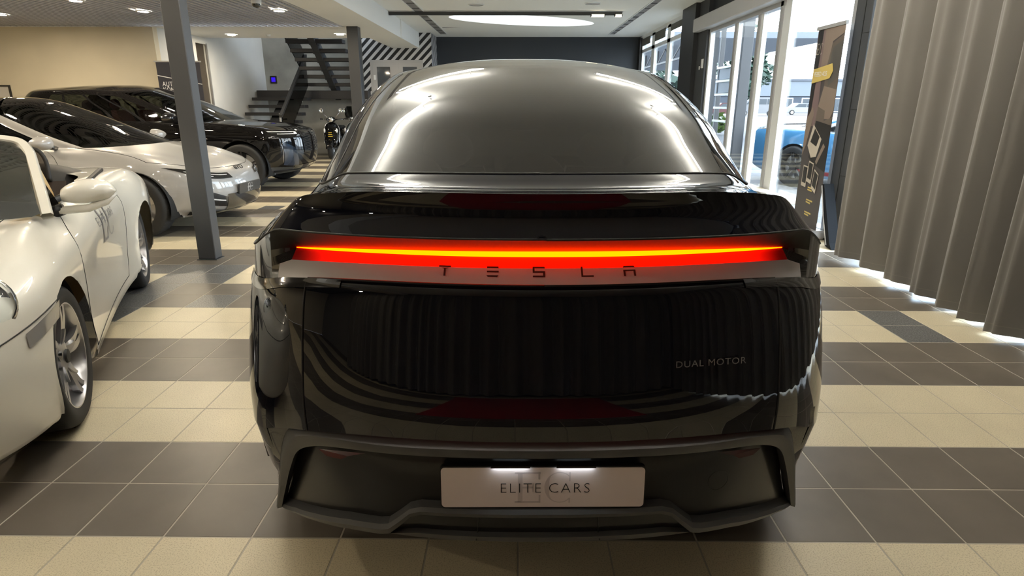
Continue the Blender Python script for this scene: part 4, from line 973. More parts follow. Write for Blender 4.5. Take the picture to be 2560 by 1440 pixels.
for sg in (1, -1):
    hl = facet(sB, 'headlamp', 'gloss_black', BM, [(4.35, cfb+5.5), (4.25, cfb+14.5), (4.75, cfb+14.5), (4.9, cfb+3.5)], sg, .004)
    facet(sB, 'lamp_strip', 'drl', hl, [(4.72, cfb+4.5), (4.62, cfb+14.2), (4.70, cfb+14.2), (4.82, cfb+4)], sg, .009); facet(sB, 'lamp_strip', 'drl', hl, [(4.36, cfb+7), (4.28, cfb+14.2), (4.36, cfb+14.2), (4.44, cfb+7)], sg, .009)
    facet(sB, 'lamp_strip', 'drl', hl, [(4.34, cfb+13.2), (4.30, cfb+14.3), (4.62, cfb+14.3), (4.64, cfb+13.2)], sg, .010)
    facet(sB, 'air_curtain', mat('intake_gloss', (.02, .03, .05), .05, coat=1) if 'intake_gloss' not in MT else 'intake_gloss', BM, [(1.2, cfb+9), (1.1, cfb+14.5), (2.7, cfb+12.5), (3.3, cfb+8)], sg, .005)
    sline(sB, 'curtain_edge', 'chrome', BM, [(1.4, cfb+8.6), (3.0, cfb+7.8), (3.6, cfb+10)], sg, .005)
    facet(sB, 'kidney_grille', 'gloss_black', BM, [(2.25, cfb+16.2), (2.25, cfb+19.6), (4.6, cfb+19.6), (4.55, cfb+15.6)], sg, .006)
    for q in range(7): sline(sB, 'grille_rib', 'alloy_dark', BM, [(2.4+.3*q, cfb+16.2), (2.2+.3*q+.35, cfb+19.5)], sg, .004, .009, 4); sline(sB, 'grille_rib', 'alloy_dark', BM, [(2.75+.27*q, cfb+16.2), (2.35+.27*q, cfb+19.5)], sg, .004, .009, 4)
    mirror(BM, (sg*1.02, 3.02, 1.17), sg, 'gloss_black', 1.35)
    for c_ in (-11, -25): sline(sB, 'door_gap', 'black', BM, [(1.2, cfb+c_), (8, cfb+c_-1)], sg)
    sline(sB, 'bonnet_gap', 'black', BM, [(8, cfb+1.5), (5.1, cfb+3.5), (4.95, cfb+12), (4.95, cfb+20)], sg, .003)
    for c_ in (-14, -24, -38): facet(sB, 'window_post', 'gloss_black', BM, [(8, cfb+c_), (8, cfb+c_+1.4), (10.6, cfb+c_+1), (10.6, cfb+c_-.4)], sg, .003)
sB.patch('lower_grille', 'gloss_black', BM, .7, 1.3, cfb+13, sB.nc-1, off=.006); sB.patch('front_lip', 'alloy_dark', BM, .3, .6, cfb+6, sB.nc-1, off=.010)
mat('leather_red', (.16, .035, .03), .55)
cabin(BM, .5, 3.8, .80, .42, 'leather_red', 2.25, 1.25, dash=(3.6, 1.08), hb=.66)

# --- ivory convertible in front (its left side towards the picture's middle)
def flare(k, c, p):
    x, y, z = p
    if 1 <= k <= 6 and x > .4:
        g1 = math.exp(-((y-1.12)/.42)**2)*(.055 if k <= 4 else .035); g2 = math.exp(-((y-3.55)/.36)**2)*.018
        x += g1+g2
        if k >= 4: z += math.exp(-((y-3.5)/.5)**2)*.022*(1 if x > .5 else .3)+math.exp(-((y-1.15)/.5)**2)*.02
    if k in (1, 2, 3) and 1.5 < y < 3.1 and x > .5: x -= .018*math.sin(math.pi*(y-1.5)/1.6)
    return (x*1.05, y, z)
rows_p = [
    crow(.40, .78, .17, .80, .15, 4.30, .80, .70, .125), crow(.15, .85, .27, .862, (.235, .235, .20), 4.42, .852, .76, .185), crow(.04, .885, .46, .868, (.43, .43, .41), 4.455, .858, .78, .40), crow(0, .895, .62, .870, (.62, .60, .56), 4.44, .858, .82, .535),
    crow(.08, .88, .76, .858, (.76, .73, .69), 4.36, .845, .84, .62), crow(.3, .84, .85, .832, (.85, .815, .785), 4.13, .775, .80, .69), crow(.62, .78, .90, .80, (.90, .85, .85), 3.74, .72, .62, .765), crow(.98, .71, .925, .765, (.925, .875, .875), 3.32, .68, .42, .835),
    crow(1.25, .66, .93, .735, (.925, .885, .89), 3.06, .665, .34, .875)]
PO = empty('ivory_convertible', (-4.27, 5.33, 0), R(204.8), 'ivory white open convertible, its front wheel nearest the camera on the left', 'car')
sP = Surf(rows_p, sharp=(8,), sub=6, na=8, nt=12, ns=56, nf=24, post=flare); ARP = ((1.17, .325, .352), (3.52, .325, .350)); PW = 'paint_white'; cp = sP.cf
sP.patch('body', PW, PO, 1, 8, 0, sP.nc-1, arches=ARP); sP.patch('sill', PW, PO, 0, 1, 0, sP.nc-1, arches=ARP)
for yy in (1.17, 3.52):
    for sg in (1, -1):
        wheel(PO, 'wheel', sg*.765+sg*(.0 if yy < 2 else 0), yy, .322, .245 if yy > 2 else .29, sg, 5, 'turbo', 'alloy', .765, cap='black', face='alloy'); wheel_well(PO, .87, yy, .325, .356, sg)
# cockpit opening: dark tub, tan and black trim, rear deck
mat('leather_tan', (.50, .37, .19), .6); mat('tub_brown', (.055, .042, .034), .6)
B('cockpit_floor', 'tub_brown', PO, -.62, .62, 1.45, 2.95, .28, .32)
for sg in (1, -1):
    mb = MB(); mb.bbox(*(sorted((sg*.66, sg*.77))), 1.35, 2.98, .32, .885, b=.02); mb.build('door_card', 'leather_tan', PO, smooth=True, angle=40)
    mb = MB(); mb.tube([(sg*.755, 1.30, .935), (sg*.77, 2.1, .905), (sg*.74, 2.95, .905)], .018, 8); mb.build('sill_trim', 'black', PO, smooth=True)
mb = MB(); rows = []
for y, z, w_ in ((1.62, .90, .60), (1.50, .985, .63), (1.34, 1.01, .63), (1.15, .99, .60), (.95, .945, .54)): rows.append([(w_*u, y-.10*abs(u)**3*(1 if y > 1.3 else -1), z-.08*abs(u)**4) for u in [i/10 for i in range(-10, 11)]])
mb.grid(rows); mb.build('folded_hood_cover', 'black', PO, smooth=True)
mb = MB(); rows = []
for y, z, w_ in ((1.62, .90, .60), (1.70, .62, .58), (1.72, .40, .58)): rows.append([(w_*u, y, z) for u in (-1, -.5, 0, .5, 1)])
mb.grid(rows); mb.build('rear_bulkhead', 'tub_brown', PO, smooth=True)
for x in (-.34, .34): seat(PO, x, 2.18, .32, 'leather_tan', 'leather_tan', w=.50, hb=.60, lean=.16)
mb = MB(); mb.bbox(-.60, .60, 2.72, 3.08, .62, .885, b=.05); mb.build('dashboard', 'leather_tan', PO, smooth=True, angle=40)
c = Vector((-.34, 2.60, .84)); mb = MB(); mb.tube([tuple(c+Vector((.18*math.cos(a), -.06*math.sin(a), .17*math.sin(a)))) for a in [2*math.pi*i/24 for i in range(24)]], .015, 6, closed=True); mb.build('steering_wheel', 'black', PO, smooth=True)
# wind deflector behind the seats
mb = MB(); P_ = [(-.52, 1.66, .90), (-.50, 1.60, 1.06), (-.40, 1.57, 1.12), (0, 1.56, 1.14), (.40, 1.57, 1.12), (.50, 1.60, 1.06), (.52, 1.66, .90)]; mb.tube(spline(P_, 5), .013, 7); wd = mb.build('wind_deflector', 'black', PO, smooth=True)
mb = MB(); mb.add(spline(P_, 5), [tuple(range(31))]); mb.build('deflector_mesh', mat_glass('mesh_black', (.30, .27, .24), 1.05), wd, fix=False)
# windscreen frame
ft = [(-.80, 3.08, .885), (-.752, 2.90, .995), (-.70, 2.71, 1.095), (-.655, 2.565, 1.165), (-.58, 2.48, 1.208), (-.35, 2.44, 1.226), (0, 2.42, 1.235)]
ft = ft+[(-x, y, z) for x, y, z in reversed(ft[:-1])]; FR = spline(ft, 6); mb = MB(); rows = []
for i, p in enumerate(FR):
    t = (Vector(FR[min(i+1, len(FR)-1)])-Vector(FR[max(i-1, 0)])).normalized(); o_ = Vector((p[0], 0, .6)).normalized() if abs(p[0]) > .01 else Vector((0, 0, 1))
    nrm_ = Vector((0, .6, .8)); u_ = nrm_.cross(t).normalized(); f_ = t.cross(u_).normalized()
    rows.append([tuple(Vector(p)+u_*a+f_*b) for a, b in ((-.026, .0), (-.018, .014), (.016, .016), (.026, .004), (.022, -.018), (-.02, -.018))])
mb.grid(rows, close_v=True); mb.build('windscreen_frame', PW, PO, smooth=True, angle=50)
# glass sheet with dark frit border
base = [(x, 3.09+.16*(1-(x/.78)**2), .885) for x in [.78*(i/12-.5)*2 for i in range(13)]]
top = [(x*.80, 2.46+.03*(1-(x/.78)**2), 1.218) for x in [.78*(i/12-.5)*2 for i in range(13)]]
top[0] = (-.65, 2.575, 1.158); top[-1] = (.65, 2.575, 1.158); top[1] = (-.57, 2.485, 1.205); top[-2] = (.57, 2.485, 1.205)
def ws(u, v):
    i = min(int(u*12), 11); f_ = u*12-i; a = Vector(base[i]).lerp(Vector(base[i+1]), f_); b = Vector(top[i]).lerp(Vector(top[i+1]), f_); q = a.lerp(b, v); q.y += .05*math.sin(math.pi*v); q.z += .02*math.sin(math.pi*v); return q
us = [i/24 for i in range(25)]; vs_ = [i/10 for i in range(11)]
mb = MB(); mb.grid([[tuple(ws(u, v)) for u in us] for v in vs_]); gl = mb.build('windscreen', 'glass_clear', PO, smooth=True)
mb = MB(); inn = rrect(1.86, 1.76, .24, 6); out = []
for u, v in inn:
    k = min(1/max(abs(u), 1e-6), 1/max(abs(v), 1e-6)); out.append((u*k, v*k))
mk = lambda L: [tuple(ws((u*.93*.5/.93 if False else u*.5)+.5, v*.5+.5)+Vector((0, .003, .003))) for u, v in L]
inn2 = [(u*.86, v*.86) for u, v in inn]
mb.grid([mk(out), mk(inn2)], close_v=True); mb.build('windscreen_border', mat('frit', (.018, .02, .018), .25, coat=.6), gl, smooth=True)
for sg in (1, -1):
    mb = MB(); mb.add([(sg*.80, 3.0, .89), (sg*.785, 2.76, .90), (sg*.745, 2.80, 1.03)], [(0, 1, 2)]); mb.build('quarter_glass', 'glass_dark', PO)
# twin-blade mirrors
for sg in (1, -1):
    t = empty('door_mirror'); t.parent = PO; t.location = (sg*.795, 2.83, .915); rows = []
    for i in range(15):
        q = i/14; xx = sg*(.035+.235*q); hh = (.034+.030*math.sin(math.pi*min(1, q*1.05))**.8)*(1 if q < .85 else math.sqrt(max(.02, 1-((q-.85)/.15)**2))); dd = .085*(.45+.55*math.sin(math.pi*(.15+.8*q)))*(1 if q < .9 else .6)
        zc = .035+.035*q-.02*q*q
        ring = []
        for j in range(20):
            a = 2*math.pi*j/20; ring.append((xx, .02+dd*max(-.25, math.cos(a)), zc+hh*math.sin(a)*(.9 if math.sin(a) < 0 else 1.05)))
        rows.append(ring)
    mb = MB(); mb.grid(rows, close_v=True); mb.add(rows[0], [tuple(range(20))]); mb.add(rows[-1], [tuple(range(20))]); mb.build('mirror_shell', PW, t, smooth=True, angle=60)
    mb = MB(); mb.tube([(-sg*.02, .03, -.045), (sg*.05, .05, -.035), (sg*.14, .07, -.030), (sg*.22, .045, -.005), (sg*.265, .02, .035)], [.018, .021, .02, .017, .010], 8); mb.build('mirror_foot', PW, t, smooth=True)
    mb = MB(); mb.tube([(-sg*.05, .03, -.06), (sg*.03, .03, -.03)], .03, 8); mb.build('mirror_base', 'black', t, smooth=True)
    # doors, lamps and trims of this side
    jd0, jd1 = sP.col_at_y(2.92, 5), sP.col_at_y(1.80, 5)
    sline(sP, 'door_gap', 'black', PO, [(8, jd0), (4.5, jd0+.2), (1.6, jd0-.3), (1.1, jd0-1)], sg, .0022); sline(sP, 'door_gap', 'black', PO, [(8, jd1), (4.5, jd1-1), (1.2, jd1+1), (1.1, jd0-1)], sg, .0022)
    h0 = on(sP, 6.0, sP.col_at_y(1.98, 6), sg, .012); hd = empty('door_handle'); hd.parent = PO; hd.location = h0
    mb = MB(); mb.ball((0, 0, 0), .016, .085, .022, 14, 8); mb.build('grip', PW, hd, smooth=True)
    mb = MB(); mb.ball((sg*-.008, -.02, .0), .012, .05, .03, 14, 8); mb.build('recess', PW, hd, smooth=True)
    sline(sP, 'bonnet_gap', 'black', PO, [(8, cp+7), (5.2, cp+12), (4.2, cp+24)], sg, .002); sline(sP, 'bumper_gap', 'black', PO, [(3.45, cp+1), (3.1, cp+9), (3.3, cp+24)], sg, .0025)
    facet(sP, 'side_marker', mat('marker', (.22, .21, .20), .12, coat=1) if 'marker' not in MT else 'marker', PO, [(2.78, cp+5.2), (3.02, cp+1.2), (3.42, cp+1.0), (3.15, cp+5.4)], sg, .006)
    hc = on(sP, 4.35, cp+9, sg, 0); nn = Vector((sg*.55, .70, .50)).normalized(); hl = empty('headlamp'); hl.parent = PO; hl.location = hc-nn*.02; hl.rotation_euler = nn.to_track_quat('Z', 'Y').to_euler()
    mb = MB(); mb.lathe([(.115, .0), (.112, .022), (.095, .045), (.06, .06), (0, .066)], 28); mb.build('lamp_lens', 'glass_clear', hl, smooth=True); mb = MB(); mb.lathe([(.122, -.01), (.124, .016), (.113, .022)], 28); mb.build('lamp_ring', 'chrome', hl, smooth=True); mb = MB(); mb.lathe([(.11, .0), (.05, .01), (.035, .035), (0, .04)], 24); mb.build('lamp_reflector', 'chrome', hl, smooth=True)
    mb = MB(); rr_ = []
    rr_ = [[on(sP, 1.0, j, sg, .0) for j in range(sP.col_at_y(1.58, 1), sP.col_at_y(3.12, 1)+1)], [on(sP, .72, j, sg, .012) for j in range(sP.col_at_y(1.58, 1), sP.col_at_y(3.12, 1)+1)], [on(sP, .3, j, sg, .012) for j in range(sP.col_at_y(1.58, 1), sP.col_at_y(3.12, 1)+1)]]
    mb.grid([[tuple(p) for p in L] for L in rr_]); mb.build('rocker_panel', PW, PO, smooth=True)
# monogram decal on the left door
je = sP.col_at_y(2.30, 4); dq = on(sP, 4.1, je, -1, .006); tn = sP.nrm(int(4.1*sP.ri[1]), je); dc = empty('door_decal'); dc.parent = PO; dc.location = dq
dc.rotation_euler = (R(6), 0, R(-90)); mat('decal_grey', (.17, .165, .165), .4)
mb = MB(); serif_E(mb, -.17, -.13, .27, .17); d1_ = mb.build('monogram_letter', 'decal_grey', dc); mb = MB(); serif_C(mb, .02, -.13, .27, .19); d2_ = mb.build('monogram_letter', 'decal_grey', dc)
d3_ = put_text('decal_lettering', 'ELITE', .075, 'decal_grey', dc, (-.02, -.0025, .0), (R(90), 0, 0), ext=.0004, spacing=1.3, align='RIGHT'); d5_ = put_text('decal_lettering', 'CARS', .075, 'decal_grey', dc, (.02, -.0025, .0), (R(90), 0, 0), ext=.0004, spacing=1.3, align='LEFT')

def drape(objs, surf_obj, root, axis_dir, gap=.002):
    '''press thin decals onto the body panel so that they follow its curve'''
    import bmesh
    from mathutils.bvhtree import BVHTree
    bpy.context.view_layer.update()
    me = surf_obj.data; bvh = BVHTree.FromPolygons([v.co[:] for v in me.vertices], [tuple(p.vertices) for p in me.polygons])
    for o in objs:
        m_ = root.matrix_world.inverted()@o.matrix_world; mi = m_.inverted()
        bm = bmesh.new(); bm.from_mesh(o.data)
        bmesh.ops.subdivide_edges(bm, edges=[e for e in bm.edges if e.calc_length() > .05], cuts=4, use_grid_fill=True); bmesh.ops.triangulate(bm, faces=bm.faces)
        for v in bm.verts:
            p = m_@v.co; d = Vector(axis_dir); hit = bvh.ray_cast(p-d*.4, d, .8)
            if hit[0] is not None: v.co = mi@(hit[0]-d*gap)
        bm.to_mesh(o.data); bm.free()
drape([d1_, d2_, d3_, d5_], [c for c in PO.children if c.name.startswith('body')][0], PO, (1, 0, 0), .003)
# ------------------------------------------------------------------ staircase
sr = empty('staircase', (0, 0, 0), 0, 'open dark steel staircase with landing, stringer and railing at the back', 'staircase')
mat('tread_black', (.016, .016, .018), .5)
me = None
for k in range(8):                                  # lower flight climbs away from the camera
    z = 1.535-.185*k; y = 16.95-.27*k
    o = BB('tread', 'tread_black', sr, -6.98, -5.52, y-.30, y, z-.075, z, bev=.004)
BB('landing', 'tread_black', sr, -6.98, -4.0, 17.0, YT-.02, 1.50, 1.72, bev=.006)
for k in range(9):                                  # upper flight returns towards the camera
    z = 1.72+.19*(k+1); y = 17.25-.27*k
    BB('tread', 'tread_black', sr, -5.58, -4.22, y-.30, y, z-.085, z, bev=.004)
    B('tread_bracket', 'steel_dark', sr, -5.04, -4.84, y-.24, y-.06, z-.12, z-.085)
def slanted(name, m_, x0, x1, y0, z0, y1, z1, h):
    mb = MB(); mb.prism([(y0, z0), (y1, z1), (y1, z1+h), (y0, z0+h)], lambda u, v, d: (d, u, v), x0, x1); return mb.build(name, m_, sr)
slanted('stringer', 'steel_dark', -5.01, -4.86, 17.45, 1.48, 14.72, 3.40, .30); slanted('stringer', 'steel_dark', -6.35, -6.15, 14.9, .0, 17.1, 1.47, .16)
slanted('railing_panel', 'glass_dark', -5.60, -5.585, 14.95, .42, 17.0, 1.83, .72)
slanted('handrail', 'black_paint', -5.63, -5.555, 14.85, 1.07, 17.02, 2.56, .06); slanted('rail_highlight', 'frame_alu', -5.635, -5.63, 15.25, 1.28, 16.9, 2.40, .02)
for y, z in ((14.95, .45), (15.75, 1.02), (16.55, 1.52)):
    b = BB('railing_post', 'frame_alu', sr, -5.66, -5.62, y-.02, y+.02, z-.10, z+.72, bev=.004)
slanted('railing_panel', 'glass_dark', -5.62, -5.605, 16.95, 2.0, 14.75, 3.55, .7)
for y in (16.7, 15.6): BB('railing_post', 'frame_alu', sr, -4.24, -4.20, y-.02, y+.02, 1.72+(17.25-y)*.70, 2.7+(17.25-y)*.70, bev=.004)
mat_emit('lamp_blue', (.06, .02, 1), .55)
for x, y, z, nx, lab in ((-6.83, YT-.012, 2.02, 0, 'small square blue wall light beside the lower stair flight'), (-4.55, YT-.012, 1.98, 0, 'small blue wall light under the upper stair flight, by the far pillar')):
    l = empty('wall_light', (x, y, z), 0, lab, 'wall light', 'blue stair wall lights'); B('plate', 'black', l, -.09, .09, -.012, .012, -.10, .10); B('glow', 'lamp_blue', l, -.055, .055, -.016, -.010, -.06, .06)

# ------------------------------------------------------------------ scooters
def scooter(loc, rz, lab, screen, emblem):
    s = empty('scooter', loc, rz, lab, 'scooter', 'parked motor scooters')     # local -y is forward (towards the camera)
    pb = 'paint_black'; rows = []
    for z, w_, d, y in ((.30, .10, .03, -.42), (.36, .15, .05, -.40), (.48, .185, .075, -.36), (.62, .19, .085, -.31), (.76, .18, .08, -.265), (.86, .14, .065, -.235), (.91, .07, .04, -.22)):
        rows.append([(w_*math.cos(R(a)), y-d*math.sin(R(a))**.7 if 0 < a < 180 else y, z) for a in range(0, 181, 15)]+[(-w_*.95, y+.04, z), (w_*.95, y+.04, z)])
    mb = MB(); mb.grid(rows, close_v=True); mb.add(rows[-1], [tuple(range(len(rows[-1])))]); mb.build('leg_shield', pb, s, smooth=True, angle=60)
    mb = MB(); mb.tube(spline([(-.185, -.335, .40), (-.20, -.29, .62), (-.19, -.25, .78), (-.12, -.215, .89), (0, -.205, .915), (.12, -.215, .89), (.19, -.25, .78), (.20, -.29, .62), (.185, -.335, .40)], 5), .008, 6); mb.build('shield_edge', 'chrome', s, smooth=True)
    mb = MB(); mb.prism([(-.032, .40), (.032, .40), (.045, .80), (-.045, .80)], lambda u, v, d: (u, d-.30-(.8-v)*.30*.6, v), -.13, -.085); mb.build('horn_cover', pb, s)
    if emblem:
        mat('emblem_yellow', (.75, .52, .05), .4) if 'emblem_yellow' not in MT else 0
        for q in range(3): B('emblem_bar', 'emblem_yellow', s, -.04-.008*q, .04+.008*q, -.475, -.462, .66-.045*q, .678-.045*q)
    for sg in (1, -1):
        mb = MB(); mb.ball((sg*.155, -.395, .72), .025, .03, .06, 12, 8); mb.build('turn_signal', 'white_gloss', s, smooth=True)
        mb = MB(); mb.tube([(sg*.06, -.22, 1.0), (sg*.16, -.20, 1.10), (sg*.24, -.17, 1.20)], .007, 6); st_ = mb.build('mirror_stalk', 'chrome', s, smooth=True)
        mb = MB(); mb.lathe([(.062, 0), (.06, .02), (.04, .04), (0, .05)], 20, 'y', (sg*.25, -.20, 1.215)); mb.build('mirror_head', 'chrome', st_, smooth=True)
        mb = MB(); mb.tube([(sg*.08, -.20, .99), (sg*.30, -.12, 1.0)], .017, 8); mb.build('handlebar_grip', 'rubber', s, smooth=True); mb = MB(); mb.tube([(sg*.12, -.22, .995), (sg*.29, -.19, 1.0)], .006, 6); mb.build('brake_lever', 'chrome', s, smooth=True)
    mb = MB(); mb.ball((0, -.24, .99), .115, .10, .075, 20, 12); mb.build('headset', pb, s, smooth=True)
    mb = MB(); mb.lathe([(.075, 0), (.07, -.02), (.045, -.035), (0, -.04)], 24, 'y', (0, -.315, .99)); mb.build('headlamp', 'chrome', s, smooth=True)
    mb = MB(); mb.lathe([(.12, -.05), (.215, -.055), (.232, -.02), (.232, .02), (.215, .055), (.12, .05)], 32, 'x', (0, -.46, .232)); mb.build('front_tyre', 'rubber', s, smooth=True, angle=50)
    mb = MB(); mb.lathe([(.12, -.045), (.09, -.02), (.0, -.02)], 24, 'x', (0, -.46, .232)); mb.lathe([(.12, .045), (.09, .02), (.0, .02)], 24, 'x', (0, -.46, .232)); mb.build('front_rim', 'alloy', s, smooth=True)
    rows = []
    for a in range(10, 171, 16): rows.append([(.085*math.cos(R(b)), -.46-.255*math.cos(R(a))*(1+.1*math.sin(R(b))), .232+(.255+.03*math.sin(R(b)))*math.sin(R(a))) for b in range(0, 181, 20)])
    mb = MB(); mb.grid(rows); mb.build('front_mudguard', pb, s, smooth=True)
    mb = MB(); mb.bbox(-.15, .15, -.32, .25, .24, .29, b=.02); mb.build('footboard', 'matte_plastic', s)
    rows = []
    for y, w_, z0, z1 in ((.18, .12, .28, .68), (.30, .19, .24, .74), (.55, .21, .26, .74), (.80, .18, .34, .72), (1.0, .08, .46, .66)): rows.append([(w_*math.cos(R(a)), y, lerp(z0, z1, .5+.5*math.sin(R(a)))) for a in range(0, 360, 24)])
    mb = MB(); mb.grid(rows, close_v=True); mb.add(rows[0], [tuple(range(15))]); mb.add(rows[-1], [tuple(range(15))]); mb.build('rear_body', pb, s, smooth=True, angle=60)
    mb = MB(); mb.bbox(-.14, .14, .16, .86, .72, .82, b=.04); mb.build('saddle', 'rubber', s, smooth=True, angle=40)
    mb = MB(); mb.lathe([(.12, -.055), (.215, -.06), (.23, -.02), (.23, .02), (.215, .06), (.12, .055)], 32, 'x', (0, .78, .23)); mb.build('rear_tyre', 'rubber', s, smooth=True, angle=50)
    if screen:
        rows = [[(w_*u, -.24+.10*(z-1.0)-.05*(1-u*u), z) for u in (-1, -.75, -.4, 0, .4, .75, 1)] for z, w_ in ((1.02, .20), (1.12, .23), (1.26, .22), (1.32, .17))]
        mb = MB(); mb.grid(rows); mb.build('wind_screen', 'glass_dark', s, smooth=True)
    return s
scooter((-4.86, 16.55, 0), R(4), 'black motor scooter with chrome mirrors and yellow emblem facing the camera', False, True)
scooter((-4.33, 16.95, 0), R(-14), 'black motor scooter with a smoked wind screen, behind the other', True, False)

# ------------------------------------------------------------------ roll-up banners, picture
rb = empty('rollup_banner', (0, 0, 0), 0, 'tall dark roll-up banner with photo collage and yellow arrow at the window', 'banner')
bx0 = 3.20
def bp(u, v, d=0): return (bx0-d, lerp(7.04, 6.47, u), lerp(.10, 2.16, v))     # u left to right as seen, v up
def bpoly(name, m_, P, d, parent=rb): 
    mb = MB(); mb.prism(P, lambda u, v, q: bp(u, v, q), d-.0006, d); return mb.build(name, m_, parent)
sh = bpoly('banner_sheet', mat('banner_dark', (.055, .048, .050), .5), [(0, 0), (1, 0), (1, 1), (0, 1)], 0)
mat('ban_tan', (.20, .155, .125), .5); mat('ban_taupe', (.11, .088, .072), .5); mat('ban_pale', (.48, .43, .36), .5); mat('ban_black', (.012, .011, .012), .5); mat('ban_gold', (.55, .42, .12), .5); mat('ban_plum', (.16, .11, .11), .5)
for P, m_, d in (([(.0, .52), (.42, .52), (.30, 1), (0, 1)], 'ban_plum', .001), ([(.0, .60), (.12, .52), (.22, 1), (.02, 1)], 'ban_black', .0014), ([(.28, .78), (.52, .80), (.62, .93), (1, .96), (1, 1), (.30, 1)], 'ban_tan', .002), ([(.50, .80), (.62, .92), (1, .955), (1, .62), (.55, .60)], 'ban_taupe', .0026),
                 ([(.58, .80), (.66, .90), (1, .93), (1, .76), (.66, .72)], 'ban_dark2', .003), ([(.38, .60), (.52, .72), (1, .70), (1, .60), (.9, .56), (.45, .56)], 'ban_tan', .0034), ([(.35, .48), (.40, .62), (.68, .60), (.70, .55), (1, .57), (1, .40), (.5, .43)], 'ban_taupe', .004),
                 ([(.30, .36), (.40, .55), (1, .53), (1, .30), (.55, .33)], 'ban_black', .0046), ([(.0, .36), (.12, .42), (.28, .58), (.20, .62), (.0, .55)], 'ban_tan', .003), ([(.20, .42), (.34, .53), (.72, .46), (.60, .37), (.40, .36)], 'ban_pale', .0054), ([(.30, .44), (.42, .51), (.64, .47), (.56, .42)], 'ban_black', .006),
                 ([(.60, .345), (.82, .44), (.90, .425), (.66, .33)], 'ban_tan', .006)):
    if m_ == 'ban_dark2' and m_ not in MT: mat('ban_dark2', (.07, .066, .06), .4)
    bpoly('print_area', m_, P, d, sh)
for x, y, a in ((.26, .26, -4), (.46, .285, -10), (.70, .245, -24)):
    c_, s_ = math.cos(R(a)), math.sin(R(a)); q = lambda u, v: (x+(u*c_-v*s_*3.6*.28), y+(u*s_*.28+v*c_))
    bpoly('snapshot', 'ban_pale', [q(-.10, -.055), q(.10, -.055), q(.10, .055), q(-.10, .055)], .0075, sh); bpoly('snapshot_image', 'ban_black', [q(-.08, -.035), q(.08, -.035), q(.08, .048), q(-.08, .048)], .0082, sh)
ar_ = bpoly('arrow_box', 'ban_gold', [(.02, .735), (.70, .755), (.80, .79), (.74, .825), (.04, .805)], .009, sh)
put_text('arrow_lettering', 'PEEED AUS', .070, 'white_gloss', sh, (bx0-.0105, 6.845, .10+2.06*.778), (R(90), 0, R(-90)), ext=.0004, sx=.82)
mb = MB(); serif_E(mb, -.05, -.05, .11, .06); serif_C(mb, .02, -.05, .11, .065); e = mb.build('monogram', 'ban_pale', sh); e.location = (bx0-.008, 6.96, .10+2.06*.90); e.rotation_euler = (0, 0, R(-90))
for k, v in enumerate((.20, .135, .07)):
    for q in range(2): bpoly('contact_line', 'ban_gold', [(.44, v+.003-.012*q), (.70-.08*q, v-.001-.012*q), (.70-.08*q, v+.007-.012*q), (.44, v+.010-.012*q)], .002, sh)
B('top_rail', 'frame_alu', rb, bx0-.014, bx0+.012, 6.45, 7.06, 2.15, 2.185); BB('base_box', 'frame_alu', rb, bx0-.10, bx0+.10, 6.44, 7.07, .01, .10, bev=.02); B('support_pole', 'frame_alu', rb, bx0+.02, bx0+.034, 6.75, 6.765, .10, 2.16)
for y in (6.55, 6.95): B('foot', 'frame_alu', rb, bx0-.20, bx0+.16, y-.02, y+.02, 0, .012)
r2 = empty('rollup_banner', (0, 0, 0), 0, 'narrow dark roll-up banner with white lettering behind the black SUV', 'banner')
B('banner_sheet', mat('banner_navy', (.030, .030, .042), .5), r2, -7.0, -6.15, 12.44, 12.446, .15, 2.15); B('top_rail', 'frame_alu', r2, -7.03, -6.12, 12.43, 12.456, 2.15, 2.175); BB('base_box', 'frame_alu', r2, -7.02, -6.13, 12.35, 12.53, 0.0, .14, bev=.02)
mb = MB(); mb.prism([(-7.0, 1.90), (-6.15, 1.74), (-6.15, 1.752), (-7.0, 1.915)], lambda u, v, d: (u, d, v), 12.436, 12.44); mb.build('banner_stripe', 'white_gloss', r2)
for t_, z, x in (('AUTO', 1.745, -6.93), ('KÕMIS', 1.64, -6.93), ('ERTAK', 1.36, -6.84), ('Ä PÄ', 1.235, -6.74)):
    put_text('lettering', t_, .125, 'white_gloss', r2, (x, 12.438, z), (R(90), 0, 0), ext=.0006, align='LEFT', sx=.82)
pf = empty('picture_frame', (0, 0, 0), 0, 'small dark-framed picture on the beige wall at the left edge', 'picture')
for b in ((-10.5, -10.05, 1.70, 1.73), (-10.5, -10.05, 1.30, 1.33), (-10.08, -10.05, 1.33, 1.70), (-10.5, -10.47, 1.33, 1.70)): B('frame_bar', 'black_paint', pf, b[0], b[1], YB-.03, YB-.001, b[2], b[3])
B('picture_sheet', mat('paper', (.55, .53, .5), .7), pf, -10.47, -10.08, YB-.012, YB-.001, 1.33, 1.70)
lf = empty('folded_case', (3.19, 6.02, 0), 0, 'dark padded carrying case leaning against the pier beside the curtain', 'case')
mb = MB(); mb.prism([(-.10, .015), (.04, .0), (-.02, .06), (-.30, .62), (-.36, .60)], lambda u, v, d: (d, -u, v), -.05, .05); mb.build('case_body', mat('case_blue', (.012, .014, .017), .8, spec=.1), lf)
mb = MB(); mb.tube([(-.055, .07, .03), (-.06, .2, .30), (-.055, .33, .60)], .006, 6); mb.build('case_piping', 'frame_alu', lf)

